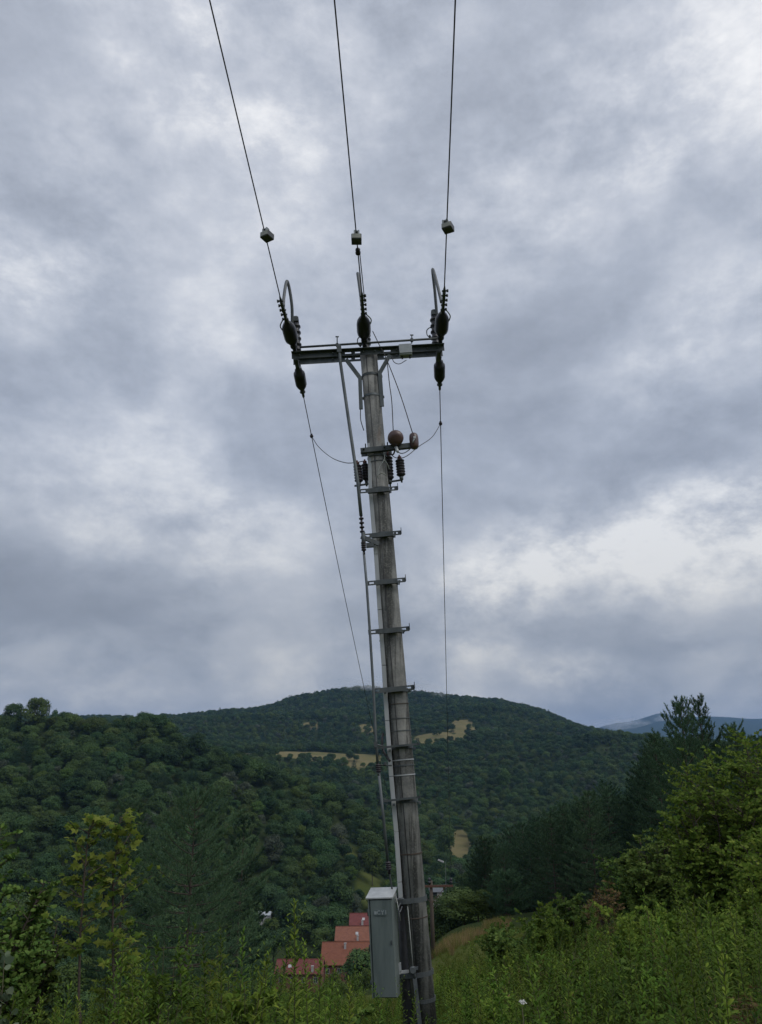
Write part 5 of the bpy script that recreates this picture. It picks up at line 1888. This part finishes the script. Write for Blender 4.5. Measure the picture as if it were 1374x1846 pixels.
# tall stalks that stand out of the thicket
tall = [(548, 1622, 6.6), (500, 1690, 6.9), (455, 1684, 6.2), (430, 1672, 6.8), (412, 1690, 6.0), (350, 1668, 7.3), (375, 1700, 6.4), (322, 1684, 7.0), (300, 1700, 6.1),
        (520, 1712, 6.3), (572, 1700, 7.4), (585, 1716, 7.0), (595, 1735, 6.2), (480, 1720, 5.8), (268, 1662, 7.8), (258, 1690, 6.6), (620, 1748, 6.6), (640, 1770, 6.0), (440, 1735, 5.4),
        (725, 1766, 7.6), (735, 1790, 7.2), (700, 1778, 7.4), (805, 1748, 7.4), (822, 1770, 6.6), (790, 1788, 6.2), (845, 1752, 7.0), (95, 1765, 5.2), (60, 1790, 4.8), (230, 1740, 5.8), (290, 1735, 5.6)]
for i, (px, top, Yw) in enumerate(tall):
    p = foot(px, Yw)
    Hh = tan_el(top) * Yw - p.z
    k = i % 5
    if i == 0:
        lab, grp = 'tallest weed stalk, rising alone against the dark trees left of the roofs', None
    elif px < 650:
        lab, grp = 'leafy green weed stalk standing up from the thicket left of the cabinet', 'tall weed stalks left of the cabinet'
    else:
        lab, grp = 'leafy green weed stalk growing at the foot of the concrete pole', 'weed stalks at the pole foot'
    plant('weed_stalk', p, (('leaves', STALK[k][0]), ('stem', STALK[k][1])), lab, 'weed', grp, rz=i * 1.7, s=Hh / (1.45 + 0.05 * k) * (0.9 if Hh > 1.7 else 1.0), sz=Hh / (1.45 + 0.05 * k))

seed_p = foot(1030, 6.0)
seeds = []
for i in range(5):
    e = plant('weed_stalk', foot(850 + 95 * i, 6.0 + 0.5 * i), (('leaves', STALK[i][0]), ('stem', STALK[i][1])), 'leafy weed stalk in the thicket on the slope right of the pole', 'weed', 'weed stalks on the right slope', rz=i, s=0.8)
    seeds.append([e.children[0], e.children[1]])
for i in range(3):
    e = plant('broad_weed', foot(900 + 120 * i, 5.6), (('leaves', HERB[i][0]), ('stem', HERB[i][1])), 'broad leaved weed low on the slope right of the pole', 'weed', 'broad weeds on the right slope', rz=i, s=1.0)
    seeds.append([e.children[0], e.children[1]])
for i in range(2):
    e = tag(link('grass_tuft', TUFT[i], None, foot(1180 + 90 * i, 5.3)), 'green grass tuft among the weeds at the lower right', 'grass tuft', 'grass tufts at the lower right')
    seeds.append([e])
for i in range(2):
    e = tag(link('grass_tuft', DRY[i], None, foot(806 + 22 * i, 30 + 3 * i)), 'tan dry grass tuft on the brown bank by the far line pole', 'grass tuft', 'dry tufts on the brown bank')
    seeds.append([e])

dead = stalk_meshes(370, 1.3, 26, 0.06, T_LANCE, 0.9, 'dry_leaves', plume=6)
e = plant('weed_stalk', foot(985, 6.4), (('leaves', dead[0]), ('stem', dead[1])), 'dry brown weed stalk standing in the green thicket right of the pole', 'weed', 'dry stalks on the right slope', s=0.8)
seeds.append([e.children[0], e.children[1]])
for i in range(2):
    tall_grass = tuft_mesh(360 + i, 30, 1.15, 0.008, 'grass_blades')
    e = tag(link('grass_tuft', tall_grass, None, foot(1240 + 60 * i, 6.2)), 'tall arching grass tuft in the thicket at the lower right', 'grass tuft', 'tall grass tufts at the lower right')
    seeds.append([e])


def umbel(px, py, Y, label, rad):
    c_ = at(px, py, Y)
    p = Vector((c_.x, Y, gz(c_.x, Y)))
    e_ = empty('white_flower', p, label, 'flower')
    m_ = MB(); m_.tube([p, (p + c_) / 2 + Vector((0.02, 0, 0)), c_ - Vector((0, 0, 0.03))], [0.005, 0.004, 0.003], 5); m_.build('stem', 'weed_stem', e_)
    r_ = np.random.default_rng(int(px))
    o_ = np.array(c_ - p) + np.stack([r_.normal(0, rad, 40), r_.normal(0, rad, 40), r_.normal(0, rad * 0.5, 40)], 1)
    v_, f_ = scatter(T_OVAL, o_, rand_dirs(r_, 40) * [1, 1, 0.3], np.tile([0, -0.5, 1.0], (40, 1)), 0.013, 1.2)
    link('petals', np_mesh('petals', v_, f_, 'petal_white'), e_)


umbel(941, 1806, 5.6, 'largest white flower head low in the weeds right of the pole foot', 0.009)

rng = np.random.default_rng(31)


def weed_field():
    X_, Y_ = [], []
    for (y0, y1, step) in ((3.4, 9.0, 0.17), (9.0, 17.0, 0.24), (17.0, 46.0, 0.40)):
        gx, gy = jitter_grid(-0.56 * y1 - 1, 0.58 * y1 + 1, y0, y1, step, rng, 0.5)
        ok = np.abs(gx / np.maximum(gy, 1)) < 0.58
        X_.append(gx[ok]); Y_.append(gy[ok])
    X_, Y_ = np.concatenate(X_), np.concatenate(Y_)
    c = columns_of(X_, Y_)
    z = ground_z(X_, Y_)
    # how high the thicket stands in the photo: rows that weeds at a column may reach
    ceil_c = [-100, 0, 100, 250, 420, 500, 600, 665, 690, 715, 745, 790, 830, 900, 960, 1050, 1150, 1250, 1374, 1500]
    ceil_y = [1720, 1715, 1725, 1702, 1696, 1712, 1732, 1800, 1812, 1806, 1842, 1790, 1726, 1694, 1655, 1618, 1600, 1590, 1585, 1580]
    topmax = np.tan(np.arctan((CY - np.interp(c, ceil_c, ceil_y)) / FPX) + PITCH) * Y_
    ceil2 = np.interp(c, [600, 665, 700, 760, 800, 850, 900], [1752, 1770, 1765, 1745, 1722, 1716, 1694])
    top2 = np.tan(np.arctan((CY - ceil2) / FPX) + PITCH) * Y_
    topmax = np.where((Y_ > 9.4) & (c > 600) & (c < 900), top2, topmax)
    room = topmax - z
    n = len(X_)
    u_ = rng.uniform(0, 1, n)
    patch = bumps(X_, Y_, 5.0)
    pq = bumps(X_ + 40, Y_ - 17, 3.1)
    kind = np.where(u_ + 0.4 * patch < 0.50, rng.integers(0, 5, n), np.where(u_ + 0.3 * pq < 0.84, rng.integers(5, 8, n), rng.integers(8, 10, n)))
    v_ = rng.uniform(0, 1, n)
    kind = np.where(v_ < 0.035, 12, np.where(v_ < 0.10, rng.integers(13, 15, n), kind))
    full = np.where(kind < 5, 1.5, np.where(kind < 8, 0.98, np.where(kind < 10, 0.62, np.where(kind == 12, 1.3, 1.15))))
    h = full * np.clip(rng.uniform(0.5, 1.05, n) * (0.86 + 0.42 * patch + 0.2 * pq), 0.3, 1.15) * np.where(Y_ > 12, 0.9, 1.0)
    h = np.minimum(h, room * rng.uniform(0.62, 1.0, n))
    h = np.where((Y_ > 18) & (c > 740) & (c < 1080), np.maximum(h, rng.uniform(0.12, 0.36, n)), h)
    hay_, _ = cover(X_, Y_)
    gap = bumps(X_ - 9, Y_ + 23, 1.7) + 0.6 * bumps(X_, Y_, 0.9)
    keepw = (h > np.where(Y_ > 14, 0.05, 0.18)) & ~((gap > 0.42) & (Y_ < 17) & (kind < 8)) & (hay_ < 0.3) & ~((c < 780) & (Y_ > 20)) & (np.hypot(X_ - BASE.x, Y_ - BASE.y) > 0.22)
    s_ = h / full
    small = s_ < 0.45
    kind = np.where(small & ((kind < 8) | (kind > 11)), rng.integers(8, 10, n), kind)
    s_ = np.where(small, np.clip(h / 0.62, 0.35, 1.2), s_)
    # dry grass on the bank
    gx, gy = jitter_grid(0.5, 9, 24, 60, 0.34, rng, 0.5)
    hb, _ = cover(gx, gy)
    kb = hb > 0.25
    gx, gy = gx[kb], gy[kb]
    P = np.concatenate([np.stack([X_, Y_, z], 1)[keepw], np.stack([gx, gy, ground_z(gx, gy)], 1)])
    K = np.concatenate([kind[keepw], np.where(rng.uniform(0, 1, len(gx)) < 0.3, rng.integers(8, 10, len(gx)), rng.integers(10, 12, len(gx)))])
    S = np.concatenate([s_[keepw], rng.uniform(0.6, 1.1, len(gx))])
    P[:, 2] -= 0.03
    return P, K, S


P, K, S = weed_field()
print('weeds', len(P))
mass('weeds', seeds, P, rng.uniform(0, 6.28, len(P)), S, K, 'thick green tangle of weeds and grass covering the near slope', 'weeds', 0.2)

# ------------------------------------------------------------------ air
hz = bpy.data.meshes.new('haze')
bmh = bmesh.new()
bmesh.ops.create_cube(bmh, size=1.0)
bmh.to_mesh(hz); bmh.free()
haze = link('haze', hz)
haze.scale = (28500, 28500, 1000)
haze.location = (0, 0, 1000 / 2 - 90)
tag(haze, 'thin bluish summer haze filling the valley air', 'haze', kind='stuff')
mh, th = new_mat('haze_air')
pv = th.n('ShaderNodeVolumePrincipled')
pv.inputs['Color'].default_value = (0.33, 0.56, 1.0, 1)
pv.inputs['Density'].default_value = 0.00007
pv.inputs['Anisotropy'].default_value = 0.2
th.n('ShaderNodeOutputMaterial', None, Volume=pv.outputs[0])
hz.materials.append(mh)


# wisps of low cloud on the summit and along the far range
mm, tm = new_mat('mist_air')
co_ = tm.n('ShaderNodeTexCoord').outputs['Object']
rr_ = tm.n('ShaderNodeVectorMath', dict(operation='LENGTH'), _0=co_).outputs['Value']
nm_ = tm.n('ShaderNodeTexNoise', None, Vector=co_, Scale=2.2, Detail=4.0, Roughness=0.6).outputs['Fac']
oi_ = tm.n('ShaderNodeObjectInfo').outputs['Alpha']
dn_ = tm.math('MULTIPLY', tm.math('MULTIPLY', tm.maprange(rr_, 1.0, 0.25), tm.maprange(nm_, 0.40, 0.68)), oi_)
pm = tm.n('ShaderNodeVolumePrincipled', None, Density=dn_)
pm.inputs['Color'].default_value = (0.93, 0.95, 1.0, 1)
tm.n('ShaderNodeOutputMaterial', None, Volume=pm.outputs[0])
mist_mesh = bpy.data.meshes.new('mist')
bmm = bmesh.new()
bmesh.ops.create_icosphere(bmm, subdivisions=3, radius=1.0)
bmm.to_mesh(mist_mesh); bmm.free()
mist_mesh.materials.append(mm)
for (px, py, Dm, sx_, sy_, sz_m, dens, lab) in ((690, 1238, 1640, 130, 60, 20, 0.03, 'thin cloud wisp lying on the wooded summit behind the pole'),
                                               (790, 1260, 1600, 28, 30, 26, 0.025, 'faint mist plume rising just right of the pole on the far hill'),
                                               (1125, 1306, 7600, 330, 250, 90, 0.006, 'white mist over the left end of the far blue range'),
                                               (1195, 1296, 7700, 130, 200, 75, 0.006, 'white mist beside the peak of the far blue range')):
    o = link('mist', mist_mesh, None, at(px, py, Dm))
    o.scale = (sx_, sy_, sz_m)
    o.rotation_euler = (0, 0, 0.0)
    o.color = (1, 1, 1, dens)
    tag(o, lab, 'mist', kind='stuff')
